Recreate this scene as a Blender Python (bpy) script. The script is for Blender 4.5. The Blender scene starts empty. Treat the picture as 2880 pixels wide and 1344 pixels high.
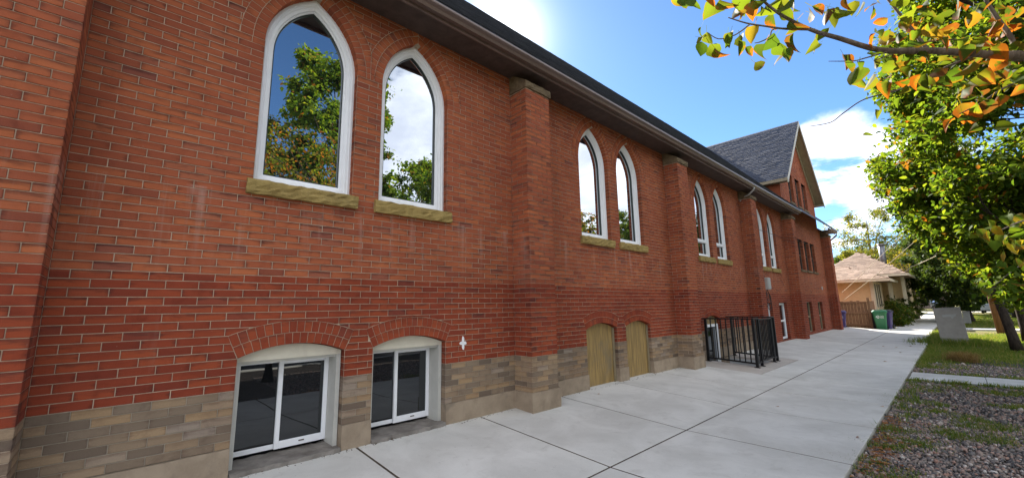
import bpy, math, random
import numpy as np
from mathutils import Vector, Matrix

# ------------------------------------------------------------------ camera, sky, sun, exposure
SC = bpy.context.scene
COL = SC.collection
R = math.radians
F_PX, W_PX, H_PX = 1158.2, 2880.0, 1344.0
YAW, PITCH, ROLL = R(46.63), R(9.386), R(1.02)
CAM = np.array([4.3, 0.0, 1.337])
_cy, _sy, _cp, _sp = math.cos(YAW), math.sin(YAW), math.cos(PITCH), math.sin(PITCH)
_f = np.array([-_sy*_cp, _cy*_cp, _sp]); _r = np.array([_cy, _sy, 0.0]); _d = -np.cross(_r, _f)
RIGHT = math.cos(ROLL)*_r + math.sin(ROLL)*_d
DOWN = -math.sin(ROLL)*_r + math.cos(ROLL)*_d
FWD = _f
def ray(px, py):
    v = (px-W_PX/2)/F_PX*RIGHT + (py-H_PX/2)/F_PX*DOWN + FWD
    return v
def onX(px, py, X): v = ray(px, py); return CAM + v*(X-CAM[0])/v[0]
def onY(px, py, Y): v = ray(px, py); return CAM + v*(Y-CAM[1])/v[1]
def onZ(px, py, Z): v = ray(px, py); return CAM + v*(Z-CAM[2])/v[2]
def at_depth(px, py, d): return CAM + ray(px, py)*d
def project(P):
    q = np.asarray(P, float) - CAM
    z = q@FWD
    zz = np.where(np.abs(z) < 1e-6, 1e-6, z)
    return np.stack([q@RIGHT/zz*F_PX+W_PX/2, q@DOWN/zz*F_PX+H_PX/2, z], -1)

cam = bpy.data.cameras.new('camera'); camo = bpy.data.objects.new('camera', cam); COL.objects.link(camo)
cam.sensor_fit = 'HORIZONTAL'; cam.sensor_width = 36.0; cam.lens = F_PX/W_PX*36.0
cam.clip_start = 0.05; cam.clip_end = 2000
m = Matrix(((RIGHT[0], -DOWN[0], -FWD[0], CAM[0]), (RIGHT[1], -DOWN[1], -FWD[1], CAM[1]), (RIGHT[2], -DOWN[2], -FWD[2], CAM[2]), (0, 0, 0, 1)))
camo.matrix_world = m
SC.camera = camo

SUN = ray(1412, 100); SUN = SUN/np.linalg.norm(SUN)
SUN_EL = math.asin(SUN[2]); SUN_AZ = math.atan2(SUN[0], SUN[1])
sl = bpy.data.lights.new('sun', 'SUN'); sl.energy = 3.8; sl.angle = R(0.53); sl.color = (1.0, 0.93, 0.82)
so = bpy.data.objects.new('sun', sl); COL.objects.link(so)
so.rotation_euler = Vector(SUN).to_track_quat('Z', 'Y').to_euler()
so.location = (0, 0, 30)

SC.view_settings.view_transform = 'Standard'; SC.view_settings.look = 'None'
SC.view_settings.exposure = 2.15; SC.view_settings.gamma = 1.0; SC.view_settings.use_curve_mapping = False

# ---- node helpers
class NT:
    def __init__(s, tree): s.t = tree
    def n(s, typ, props=None, **ins):
        nd = s.t.nodes.new(typ)
        for k, v in (props or {}).items(): setattr(nd, k, v)
        for k, v in ins.items():
            key = int(k[1:]) if k[0] == 'i' and k[1:].isdigit() else k.replace('_', ' ')
            s.set(nd.inputs[key], v)
        return nd
    def set(s, sock, v):
        if isinstance(v, bpy.types.NodeSocket): s.t.links.new(v, sock)
        elif isinstance(v, bpy.types.Node): s.t.links.new(v.outputs[0], sock)
        else:
            if isinstance(v, tuple) and len(v) == 3 and sock.type == 'RGBA': v = v+(1.0,)
            sock.default_value = v
    def math(s, op, a, b=0.0, c=0.0, clamp=False):
        nd = s.t.nodes.new('ShaderNodeMath'); nd.operation = op; nd.use_clamp = clamp
        s.set(nd.inputs[0], a); s.set(nd.inputs[1], b); s.set(nd.inputs[2], c); return nd.outputs[0]
    def vm(s, op, a, b=(0, 0, 0)):
        nd = s.t.nodes.new('ShaderNodeVectorMath'); nd.operation = op
        s.set(nd.inputs[0], a)
        if op == 'SCALE': s.set(nd.inputs[3], b)
        else: s.set(nd.inputs[1], b)
        return nd.outputs[1] if op in ('DOT_PRODUCT', 'LENGTH', 'DISTANCE') else nd.outputs[0]
    def mix(s, f, a, b, blend='MIX'):
        nd = s.t.nodes.new('ShaderNodeMix'); nd.data_type = 'RGBA'; nd.blend_type = blend
        s.set(nd.inputs[0], f); s.set(nd.inputs[6], a); s.set(nd.inputs[7], b); return nd.outputs[2]
    def ramp(s, f, stops, interp='LINEAR'):
        nd = s.t.nodes.new('ShaderNodeValToRGB'); cr = nd.color_ramp; cr.interpolation = interp
        while len(cr.elements) > 1: cr.elements.remove(cr.elements[-1])
        for i, (p, c) in enumerate(stops):
            e = cr.elements[0] if i == 0 else cr.elements.new(p)
            e.position = p; e.color = tuple(c)+(1.0,) if len(c) == 3 else c
        s.set(nd.inputs[0], f); return nd.outputs[0]
    def noise(s, vec, scale, detail=4.0, rough=0.55, dist=0.0):
        nd = s.n('ShaderNodeTexNoise', Vector=vec, Scale=scale, Detail=detail, Roughness=rough, Distortion=dist); return nd.outputs[0]
    def remap(s, v, a, b, c=0.0, d=1.0, smooth=True):
        nd = s.t.nodes.new('ShaderNodeMapRange'); nd.interpolation_type = 'SMOOTHSTEP' if smooth else 'LINEAR'
        for i, x in enumerate((v, a, b, c, d)): s.set(nd.inputs[i], x)
        return nd.outputs[0]
    def comb(s, x, y, z): return s.n('ShaderNodeCombineXYZ', X=x, Y=y, Z=z).outputs[0]

# ---- sky: physical sky with drifting cumulus all round
world = bpy.data.worlds.new('World'); SC.world = world; world.use_nodes = True
wt = NT(world.node_tree); world.node_tree.nodes.clear()
sky = wt.n('ShaderNodeTexSky', dict(sky_type='NISHITA', sun_disc=False, sun_elevation=SUN_EL, sun_rotation=SUN_AZ, altitude=1600.0, air_density=1.0, dust_density=0.5, ozone_density=2.0))
dirv = wt.n('ShaderNodeTexCoord').outputs['Generated']
dirn = wt.vm('NORMALIZE', dirv)
sep = wt.n('ShaderNodeSeparateXYZ', Vector=dirn)
zup = wt.math('MAXIMUM', sep.outputs[2], 0.0)
den = wt.math('ADD', zup, 0.22)
pp = wt.comb(wt.math('DIVIDE', sep.outputs[0], den), wt.math('DIVIDE', sep.outputs[1], den), 0.0)
n1 = wt.noise(wt.vm('ADD', pp, (3.7, 1.2, 0.0)), 2.3, 9.0, 0.58, 0.25)
def lobe(d, w):            # 1 at direction d, fading over w radians
    d = np.asarray(d, float); d = d/np.linalg.norm(d)
    c = wt.vm('DOT_PRODUCT', dirn, tuple(d))
    return wt.remap(c, math.cos(w), 1.0, 0.0, 1.0)
bias = 0.0
for d, w, g in (
        (ray(2360, 420), 0.19, 0.30), (ray(2420, 640), 0.30, 0.18), (ray(2330, 520), 0.07, -0.16), (ray(2700, 500), 0.35, 0.05),
        (ray(1850, 100), 0.95, -0.34),
        ((4.4, 3.4, 2.4), 0.42, 0.20), ((4.4, 7.0, 2.0), 0.55, 0.16), ((4.4, 0.9, 2.4), 0.33, -0.34), ((4.4, -3.0, 2.0), 0.6, 0.10)):
    t = wt.math('MULTIPLY', lobe(d, w), g)
    bias = t if isinstance(bias, float) else wt.math('ADD', bias, t)
east = wt.math('MULTIPLY', wt.remap(wt.vm('DOT_PRODUCT', dirn, (0.92, -0.30, 0.25)), -0.05, 0.6), 0.16)     # the cloud bank mirrored in the windows
dens = wt.remap(wt.math('ADD', wt.math('ADD', n1, bias), east), 0.50, 0.66)
n2 = wt.noise(wt.vm('ADD', pp, (3.9, 1.05, 0.0)), 2.4, 6.0, 0.6)
ccol = wt.mix(wt.remap(n2, 0.35, 0.65), (3.2, 3.4, 4.0), (5.0, 5.15, 5.5))
skyc = wt.mix(1.0, sky.outputs[0], (0.315, 0.42, 0.505), 'MULTIPLY')
glow = wt.math('POWER', wt.math('MAXIMUM', wt.vm('DOT_PRODUCT', dirn, tuple(SUN)), 0.0), 320.0)
mixed = wt.mix(dens, skyc, ccol)
mixed = wt.mix(wt.math('MULTIPLY', glow, 0.60), mixed, (7.5, 7.3, 6.9))
bg = wt.n('ShaderNodeBackground', Color=mixed, Strength=0.10)
wo = wt.n('ShaderNodeOutputWorld', Surface=bg)

# ------------------------------------------------------------------ materials
MATS = {}
def new_mat(name):
    mt = bpy.data.materials.new(name); mt.use_nodes = True; mt.node_tree.nodes.clear(); MATS[name] = mt
    return mt, NT(mt.node_tree)
def finish(t, col, rough=0.8, bump=None, bstr=0.3, bdist=0.01, spec=0.3, metal=0.0, extra=None):
    b = t.n('ShaderNodeBsdfPrincipled')
    t.set(b.inputs['Base Color'], col); t.set(b.inputs['Roughness'], rough); t.set(b.inputs['Metallic'], metal)
    t.set(b.inputs['Specular IOR Level'], spec)
    if bump is not None:
        bn = t.n('ShaderNodeBump', Height=bump, Strength=bstr, Distance=bdist); t.t.links.new(bn.outputs[0], b.inputs['Normal'])
    sh = extra(b.outputs[0]) if extra else b.outputs[0]
    t.n('ShaderNodeOutputMaterial', Surface=sh)
def pos(t): return t.n('ShaderNodeNewGeometry').outputs['Position']
def islrand(t):
    a = t.n('ShaderNodeNewGeometry').outputs['Random Per Island']; b = t.n('ShaderNodeObjectInfo').outputs['Random']
    w = t.n('ShaderNodeTexWhiteNoise', dict(noise_dimensions='2D'), Vector=t.comb(t.math('MULTIPLY', a, 917.0), t.math('MULTIPLY', b, 431.0), 0.0))
    return w.outputs[0], w.outputs[1]

def brick_mat(name, stops, lot=True, burn=0.80, grit=120.0):
    mt, t = new_mat(name)
    r, rc = islrand(t)
    P = pos(t)
    sp = t.n('ShaderNodeSeparateXYZ', Vector=P)
    rs = t.n('ShaderNodeSeparateColor', Color=rc)
    col = t.ramp(r, stops)
    if lot:      # the courses below head height are of a deeper red batch
        f = t.remap(t.math('ADD', sp.outputs[2], t.math('MULTIPLY', rs.outputs[2], 0.02)), 1.655, 1.665)
        col = t.mix(f, t.mix(1.0, col, (0.76, 0.56, 0.56), 'MULTIPLY'), col)
    uv = t.n('ShaderNodeUVMap', dict(uv_map='UVMap')).outputs[0]
    us = t.n('ShaderNodeSeparateXYZ', Vector=uv)
    st = t.vm('MULTIPLY', P, (6.0, 6.0, 38.0))
    nz = t.noise(st, 1.0, 5.0, 0.6, 0.4)
    e = t.math('ADD', us.outputs[1], t.math('MULTIPLY', t.math('SUBTRACT', nz, 0.5), 1.5))
    bf = t.math('MULTIPLY', t.remap(e, 0.42, 1.02), t.math('MULTIPLY', rs.outputs[0], burn))
    col = t.mix(bf, col, (0.075, 0.030, 0.024))
    ex = t.math('ABSOLUTE', t.math('SUBTRACT', us.outputs[0], 0.5))
    ef = t.math('MULTIPLY', t.remap(t.math('ADD', ex, t.math('MULTIPLY', t.math('SUBTRACT', nz, 0.5), .5)), 0.36, 0.56), t.math('MULTIPLY', rs.outputs[1], burn*0.8))
    col = t.mix(ef, col, (0.055, 0.024, 0.022))
    big = t.noise(P, 0.9, 4.0, 0.6)
    col = t.mix(t.remap(big, 0.34, 0.68, 0.0, 0.55), col, t.mix(1.0, col, (0.66, 0.62, 0.64), 'MULTIPLY'))
    med = t.noise(P, 7.0, 5.0, 0.65, 0.5)
    col = t.mix(t.remap(med, 0.50, 0.74, 0.0, 0.45), col, t.mix(1.0, col, (0.55, 0.50, 0.54), 'MULTIPLY'))
    fine = t.noise(P, grit, 4.0, 0.7)
    col = t.mix(t.remap(fine, 0.45, 0.8, 0.0, 0.35), col, t.mix(1.0, col, (1.45, 1.35, 1.25), 'MULTIPLY'))
    spk = t.noise(P, 46.0, 3.0, 0.6)
    col = t.mix(t.remap(spk, 0.71, 0.77, 0.0, 0.4), col, (0.42, 0.30, 0.24))
    streak = t.noise(t.vm('MULTIPLY', P, (3.0, 7.0, 0.7)), 1.0, 4.0, 0.6)
    col = t.mix(t.remap(streak, 0.62, 0.82, 0.0, 0.13), col, (0.42, 0.28, 0.22))
    if lot:      # lime run-off below the window sills
        drip = t.noise(t.vm('MULTIPLY', P, (2.0, 9.0, 0.55)), 1.0, 5.0, 0.65, 0.2)
        zone = t.math('MULTIPLY', t.remap(sp.outputs[2], 1.55, 2.38), t.math('LESS_THAN', sp.outputs[2], 2.41))
        col = t.mix(t.math('MULTIPLY', zone, t.remap(drip, 0.52, 0.72, 0.0, 0.34)), col, (0.50, 0.40, 0.34))
    hgt = t.math('ADD', t.math('MULTIPLY', fine, 0.5), t.math('MULTIPLY', nz, 0.6))
    finish(t, col, t.remap(nz, 0.3, 0.7, 0.78, 0.92), hgt, 0.35, 0.004, 0.14)
    return mt
brick_mat('brick_red', [(0.0, (0.25, 0.070, 0.039)), (0.08, (0.315, 0.086, 0.042)), (0.5, (0.375, 0.104, 0.046)), (0.88, (0.44, 0.132, 0.053)), (0.96, (0.35, 0.112, 0.058)), (1.0, (0.25, 0.078, 0.050))])
brick_mat('brick_buff', [(0.0, (0.15, 0.112, 0.082)), (0.25, (0.225, 0.170, 0.118)), (0.55, (0.285, 0.205, 0.130)), (0.8, (0.35, 0.238, 0.132)), (1.0, (0.30, 0.245, 0.190))], lot=False, burn=0.45, grit=90.0)

def stone_mat(name, c0, c1, scale=6.0, rough=0.9, bstr=0.5, bdist=0.01, dark=(0.05, 0.045, 0.04), darkamt=0.5, fine=80.0):
    mt, t = new_mat(name)
    P = pos(t); r, rc = islrand(t)
    a = t.noise(P, scale, 6.0, 0.6, 0.3); b = t.noise(P, fine, 4.0, 0.7); c = t.noise(P, scale*0.33, 5.0, 0.62, 0.6)
    col = t.mix(t.remap(a, 0.3, 0.7), c0, c1)
    col = t.mix(t.remap(c, 0.55, 0.78, 0.0, darkamt), col, dark)
    col = t.mix(t.math('MULTIPLY', r, 0.22), col, t.mix(1.0, col, (0.72, 0.72, 0.74), 'MULTIPLY'))
    col = t.mix(t.remap(b, 0.5, 0.8, 0.0, 0.35), col, t.mix(1.0, col, (1.4, 1.4, 1.4), 'MULTIPLY'))
    finish(t, col, rough, t.math('ADD', a, t.math('MULTIPLY', b, 0.4)), bstr, bdist, 0.2)
    return mt
stone_mat('mortar', (0.36, 0.265, 0.185), (0.52, 0.405, 0.295), 9.0, 0.95, 0.4, 0.003, (0.22, 0.16, 0.12), 0.5)
stone_mat('mortar_buff', (0.26, 0.22, 0.165), (0.34, 0.29, 0.22), 9.0, 0.95, 0.4, 0.003, (0.10, 0.08, 0.06), 0.6)
stone_mat('sill_stone', (0.28, 0.198, 0.068), (0.38, 0.275, 0.098), 7.0, 0.92, 0.9, 0.02, (0.12, 0.095, 0.045), 0.5, 40.0)
stone_mat('cap_stone', (0.12, 0.084, 0.050), (0.22, 0.165, 0.095), 9.0, 0.92, 0.9, 0.02, (0.04, 0.035, 0.03), 0.8, 40.0)
stone_mat('base_stone', (0.26, 0.20, 0.14), (0.35, 0.275, 0.195), 5.0, 0.92, 0.5, 0.008, (0.10, 0.085, 0.07), 0.6)
stone_mat('sill_concrete', (0.16, 0.14, 0.12), (0.26, 0.235, 0.205), 6.0, 0.95, 0.8, 0.012, (0.06, 0.05, 0.04), 0.7, 60.0)
stone_mat('patch_concrete', (0.40, 0.36, 0.31), (0.48, 0.435, 0.38), 3.0, 0.9, 0.4, 0.004, (0.17, 0.15, 0.13), 0.5)
stone_mat('pit_concrete', (0.42, 0.43, 0.43), (0.5, 0.51, 0.51), 4.0, 0.9, 0.4, 0.004, (0.2, 0.2, 0.2), 0.5)
stone_mat('box_concrete', (0.34, 0.32, 0.29), (0.39, 0.365, 0.33), 8.0, 0.85, 0.4, 0.003, (0.28, 0.26, 0.24), 0.4)

# concrete slabs: brushed finish, faint stains
mt, t = new_mat('slab_concrete')
P = pos(t); r, rc = islrand(t)
a = t.noise(P, 1.3, 6.0, 0.6, 0.5); b = t.noise(P, 150.0, 3.0, 0.7); br = t.noise(t.vm('MULTIPLY', P, (4.0, 160.0, 4.0)), 1.0, 3.0, 0.6)
s3 = t.noise(P, 5.0, 6.0, 0.62, 0.8)
col = t.mix(t.remap(a, 0.3, 0.7), (0.53, 0.515, 0.465), (0.67, 0.655, 0.60))
col = t.mix(t.remap(s3, 0.50, 0.78, 0.0, 0.34), col, (0.36, 0.33, 0.28))
vg = t.n('ShaderNodeTexVoronoi', Vector=P, Scale=1.7)
col = t.mix(t.remap(t.math('ADD', vg.outputs[0], t.math('MULTIPLY', t.noise(P, 60.0, 3.0), 0.02)), 0.022, 0.034, 0.55, 0.0), col, (0.16, 0.15, 0.14))
col = t.mix(t.remap(t.noise(P, 23.0, 3.0, 0.6), 0.66, 0.74, 0.0, 0.30), col, (0.24, 0.22, 0.20))
col = t.mix(t.math('MULTIPLY', r, 0.28), col, t.mix(1.0, col, (0.80, 0.80, 0.80), 'MULTIPLY'))
col = t.mix(t.remap(b, 0.35, 0.75, 0.0, 0.4), col, t.mix(1.0, col, (0.76, 0.76, 0.76), 'MULTIPLY'))
finish(t, col, 0.82, t.math('ADD', t.math('MULTIPLY', br, 0.6), t.math('MULTIPLY', b, 0.5)), 0.25, 0.002, 0.25)

def plain_mat(name, col, rough=0.6, var=0.15, scale=8.0, spec=0.4, metal=0.0, bstr=0.1, bdist=0.003, stretch=(1, 1, 1), dirt=None, dirtamt=0.0):
    mt, t = new_mat(name); P = pos(t)
    n = t.noise(t.vm('MULTIPLY', P, stretch), scale, 5.0, 0.6, 0.2)
    d = tuple(c*(1-var) for c in col); l = tuple(min(1, c*(1+var)) for c in col)
    c = t.mix(t.remap(n, 0.3, 0.7), d, l)
    if dirt: c = t.mix(t.remap(t.noise(P, scale*0.6, 6.0, 0.65, 0.5), 0.5, 0.75, 0.0, dirtamt), c, dirt)
    finish(t, c, rough, n, bstr, bdist, spec, metal); return mt
plain_mat('white_paint', (0.84, 0.85, 0.86), 0.38, 0.03, 5.0, 0.45, dirt=(0.55, 0.53, 0.47), dirtamt=0.18)
plain_mat('cream_paint', (0.62, 0.58, 0.46), 0.5, 0.05, 6.0, 0.4, dirt=(0.40, 0.36, 0.27), dirtamt=0.3)
plain_mat('greige_paint', (0.50, 0.49, 0.44), 0.5, 0.05, 6.0, 0.4, dirt=(0.33, 0.31, 0.26), dirtamt=0.3)
plain_mat('gasket', (0.030, 0.040, 0.036), 0.4, 0.1)
plain_mat('olive_paint', (0.25, 0.20, 0.12), 0.5, 0.1)
plain_mat('brown_paint', (0.085, 0.060, 0.045), 0.45, 0.12)
plain_mat('gutter_brown', (0.15, 0.100, 0.085), 0.28, 0.08, 3.0, 0.6, stretch=(1, .2, 1))
plain_mat('fascia_brown', (0.15, 0.098, 0.080), 0.45, 0.12, 4.0, 0.5, dirt=(0.05, 0.035, 0.03), dirtamt=0.5)
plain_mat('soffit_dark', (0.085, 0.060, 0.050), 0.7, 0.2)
plain_mat('rake_tan', (0.33, 0.26, 0.16), 0.55, 0.1)
plain_mat('rake_edge', (0.50, 0.46, 0.36), 0.5, 0.08)
plain_mat('black_metal', (0.007, 0.007, 0.008), 0.45, 0.2, 20.0, 0.3)
plain_mat('interior_dark', (0.012, 0.013, 0.015), 0.8, 0.2)
plain_mat('screen_dark', (0.016, 0.017, 0.019), 0.55, 0.2, 3.0, 0.3)
plain_mat('plywood', (0.27, 0.175, 0.058), 0.6, 0.30, 3.0, 0.4, bstr=0.3, stretch=(1, 9, 0.8), dirt=(0.17, 0.135, 0.085), dirtamt=0.75)
plain_mat('meter_grey', (0.42, 0.42, 0.40), 0.45, 0.06)
plain_mat('cable_dark', (0.03, 0.028, 0.026), 0.6, 0.1)
plain_mat('wire_pale', (0.62, 0.50, 0.32), 0.5, 0.1)
plain_mat('fence_wood', (0.27, 0.145, 0.078), 0.75, 0.3, 6.0, 0.25, bstr=0.4, stretch=(6, 6, .8), dirt=(0.14, 0.075, 0.04), dirtamt=0.5)
plain_mat('cart_green', (0.022, 0.165, 0.062), 0.42, 0.08, 4.0, 0.5)
plain_mat('cart_purple', (0.062, 0.040, 0.150), 0.42, 0.08, 4.0, 0.5)
plain_mat('cart_black', (0.015, 0.016, 0.022), 0.45, 0.1)
plain_mat('print_white', (0.75, 0.75, 0.72), 0.5, 0.03)
plain_mat('house_stucco', (0.70, 0.53, 0.30), 0.85, 0.06, 5.0, 0.2)
plain_mat('house_trim', (0.68, 0.60, 0.44), 0.6, 0.05)
plain_mat('pipe_metal', (0.20, 0.20, 0.21), 0.4, 0.15, 5.0, 0.5, metal=0.6)
plain_mat('pole_wood', (0.20, 0.105, 0.058), 0.85, 0.3, 5.0, 0.2, bstr=0.5, stretch=(5, 5, .6))
plain_mat('patch_white', (0.78, 0.77, 0.76), 0.8, 0.06, 30.0)
plain_mat('asphalt', (0.055, 0.055, 0.056), 0.9, 0.2, 30.0)
plain_mat('soil', (0.085, 0.066, 0.050), 0.95, 0.3, 14.0, 0.2, bstr=0.6, bdist=0.02)
plain_mat('car_white', (0.72, 0.73, 0.74), 0.25, 0.02, 3.0, 0.6)
plain_mat('car_dark', (0.03, 0.035, 0.045), 0.25, 0.05, 3.0, 0.6)
plain_mat('tyre', (0.02, 0.02, 0.02), 0.8, 0.1)
plain_mat('far_wall', (0.34, 0.24, 0.19), 0.85, 0.1)

# bark
def bark(name, c0, c1):
    mt, t = new_mat(name); P = pos(t)
    n = t.noise(t.vm('MULTIPLY', P, (14, 14, 4)), 2.0, 6.0, 0.65, 0.6)
    finish(t, t.mix(t.remap(n, 0.3, 0.7), c0, c1), 0.9, n, 0.8, 0.01, 0.15)
bark('bark_dark', (0.026, 0.020, 0.016), (0.068, 0.052, 0.040))
bark('bark_grey', (0.11, 0.085, 0.065), (0.23, 0.18, 0.14))

# window glass: reflective pane over a dark room
def glass(name, refl, tint, body):
    mt, t = new_mat(name); P = pos(t)
    fr = t.n('ShaderNodeFresnel', IOR=1.5).outputs[0]
    fac = t.math('ADD', t.math('MULTIPLY', fr, 0.9), refl, clamp=True)
    bn = t.n('ShaderNodeBump', Height=t.noise(P, 2.2, 2.0, 0.4), Strength=0.12, Distance=0.006)
    g = t.n('ShaderNodeBsdfGlossy', Color=tint, Roughness=0.006); t.t.links.new(bn.outputs[0], g.inputs['Normal'])
    d = t.n('ShaderNodeBsdfDiffuse', Color=body)
    mx = t.n('ShaderNodeMixShader'); t.set(mx.inputs[0], fac); t.set(mx.inputs[1], d); t.set(mx.inputs[2], g)
    t.n('ShaderNodeOutputMaterial', Surface=mx)
glass('glass_sky', 0.50, (0.92, 0.97, 1.0), (0.010, 0.012, 0.014))
glass('glass_dark', 0.05, (0.9, 0.95, 1.0), (0.010, 0.011, 0.012))
glass('glass_mid', 0.10, (0.9, 0.95, 1.0), (0.014, 0.016, 0.016))

# shingles
def shingle_mat(name, stops):
    mt, t = new_mat(name); r, rc = islrand(t); P = pos(t)
    n = t.noise(P, 60.0, 4.0, 0.7)
    c = t.ramp(r, stops); c = t.mix(t.remap(n, 0.4, 0.75, 0.0, 0.5), c, t.mix(1.0, c, (1.7, 1.7, 1.7), 'MULTIPLY'))
    finish(t, c, 0.68, n, 0.6, 0.006, 0.45)
shingle_mat('shingle_slate', [(0.0, (0.036, 0.040, 0.054)), (0.5, (0.052, 0.058, 0.076)), (1.0, (0.074, 0.078, 0.096))])
shingle_mat('shingle_tan', [(0.0, (0.20, 0.140, 0.100)), (0.5, (0.29, 0.205, 0.145)), (1.0, (0.37, 0.27, 0.20))])

# foliage
def leaf_mat(name, stops, edge=None, trans=0.55, edgeamt=0.8, gloss=0.62):
    mt, t = new_mat(name); r, rc = islrand(t); P = pos(t)
    rs = t.n('ShaderNodeSeparateColor', Color=rc)
    c = t.ramp(r, stops)
    if edge:
        uv = t.n('ShaderNodeUVMap', dict(uv_map='UVMap')).outputs[0]
        us = t.n('ShaderNodeSeparateXYZ', Vector=uv)
        n = t.noise(P, 45.0, 3.0, 0.6)
        rim = t.math('ADD', t.math('ABSOLUTE', t.math('SUBTRACT', us.outputs[0], 0.5)), t.math('MULTIPLY', us.outputs[1], 0.55))
        f = t.remap(t.math('ADD', rim, t.math('ADD', t.math('MULTIPLY', t.math('SUBTRACT', n, 0.5), 0.9), t.math('MULTIPLY', t.math('SUBTRACT', rs.outputs[1], 0.55), 0.9))), 0.50, 0.72)
        ec = t.ramp(rs.outputs[2], edge)
        c = t.mix(t.math('MULTIPLY', f, edgeamt), c, ec)
    b = t.n('ShaderNodeBsdfPrincipled'); t.set(b.inputs['Base Color'], c); b.inputs['Roughness'].default_value = gloss; b.inputs['Specular IOR Level'].default_value = 0.12
    tr = t.n('ShaderNodeBsdfTranslucent', Color=t.mix(1.0, c, (1.9, 1.75, 0.75), 'MULTIPLY'))
    mx = t.n('ShaderNodeMixShader'); mx.inputs[0].default_value = trans
    t.set(mx.inputs[1], b); t.set(mx.inputs[2], tr); t.n('ShaderNodeOutputMaterial', Surface=mx)
AUT = [(0.0, (0.42, 0.10, 0.012)), (0.5, (0.32, 0.09, 0.02)), (0.75, (0.20, 0.055, 0.016)), (1.0, (0.07, 0.028, 0.016))]
leaf_mat('leaf_pear', [(0.0, (0.036, 0.066, 0.012)), (0.45, (0.075, 0.105, 0.014)), (0.85, (0.14, 0.145, 0.018)), (1.0, (0.22, 0.12, 0.02))], AUT, 0.55)
leaf_mat('leaf_pear_green', [(0.0, (0.045, 0.088, 0.012)), (0.5, (0.085, 0.135, 0.014)), (1.0, (0.13, 0.17, 0.018))], AUT, 0.55, 0.35)
leaf_mat('leaf_green', [(0.0, (0.030, 0.062, 0.012)), (0.5, (0.055, 0.095, 0.014)), (0.9, (0.10, 0.13, 0.018)), (1.0, (0.20, 0.12, 0.02))], None, 0.5)
leaf_mat('leaf_mid', [(0.0, (0.044, 0.092, 0.014)), (0.5, (0.092, 0.152, 0.016)), (0.93, (0.17, 0.22, 0.022)), (0.97, (0.22, 0.13, 0.02)), (1.0, (0.26, 0.08, 0.015))], None, 0.55)
leaf_mat('leaf_dark', [(0.0, (0.024, 0.050, 0.014)), (0.6, (0.048, 0.082, 0.018)), (1.0, (0.09, 0.12, 0.024))], None, 0.35)
leaf_mat('leaf_locust', [(0.0, (0.085, 0.115, 0.030)), (0.6, (0.14, 0.165, 0.035)), (1.0, (0.26, 0.21, 0.04))], None, 0.5)
leaf_mat('leaf_yellow', [(0.0, (0.22, 0.19, 0.03)), (1.0, (0.42, 0.33, 0.05))], None, 0.5)
leaf_mat('grass', [(0.0, (0.075, 0.135, 0.024)), (0.6, (0.13, 0.20, 0.036)), (0.8, (0.20, 0.21, 0.055)), (1.0, (0.36, 0.29, 0.13))], None, 0.45)
leaf_mat('grass_dry', [(0.0, (0.16, 0.10, 0.045)), (0.6, (0.25, 0.17, 0.075)), (1.0, (0.32, 0.24, 0.12))], None, 0.35)
leaf_mat('litter', [(0.0, (0.30, 0.10, 0.03)), (0.5, (0.22, 0.11, 0.05)), (1.0, (0.38, 0.20, 0.07))], None, 0.3)

# lawn sheet and gravel bed
mt, t = new_mat('lawn'); P = pos(t)
a = t.noise(P, 0.8, 6.0, 0.6, 0.4); b = t.noise(P, 30.0, 4.0, 0.7)
c = t.mix(t.remap(a, 0.35, 0.65), (0.095, 0.115, 0.032), (0.25, 0.205, 0.085))
c = t.mix(t.remap(b, 0.3, 0.7, 0.0, 0.6), c, t.mix(1.0, c, (0.45, 0.45, 0.45), 'MULTIPLY'))
finish(t, c, 0.95, b, 0.8, 0.03, 0.15)
mt, t = new_mat('gravel_ground'); P = pos(t)
v = t.n('ShaderNodeTexVoronoi', Vector=P, Scale=34.0)
c = t.ramp(t.n('ShaderNodeSeparateColor', Color=v.outputs[1]).outputs[0], [(0.0, (0.045, 0.04, 0.04)), (0.4, (0.10, 0.085, 0.08)), (0.7, (0.16, 0.12, 0.11)), (1.0, (0.24, 0.19, 0.165))])
c = t.mix(t.remap(v.outputs[0], 0.2, 0.55), c, (0.035, 0.028, 0.022))
finish(t, c, 0.9, t.math('MULTIPLY', v.outputs[0], -1.0), 0.9, 0.02, 0.25)
mt, t = new_mat('pebble'); r, rc = islrand(t); P = pos(t)
c = t.ramp(r, [(0.0, (0.075, 0.07, 0.068)), (0.3, (0.16, 0.145, 0.135)), (0.55, (0.26, 0.215, 0.18)), (0.72, (0.33, 0.25, 0.20)), (0.84, (0.36, 0.205, 0.15)), (0.95, (0.46, 0.40, 0.34)), (1.0, (0.62, 0.57, 0.51))])
n = t.noise(P, 90.0, 3.0, 0.6); c = t.mix(t.remap(n, 0.4, 0.7, 0.0, 0.5), c, t.mix(1.0, c, (0.6, 0.6, 0.62), 'MULTIPLY'))
finish(t, c, 0.75, n, 0.3, 0.004, 0.3)
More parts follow.
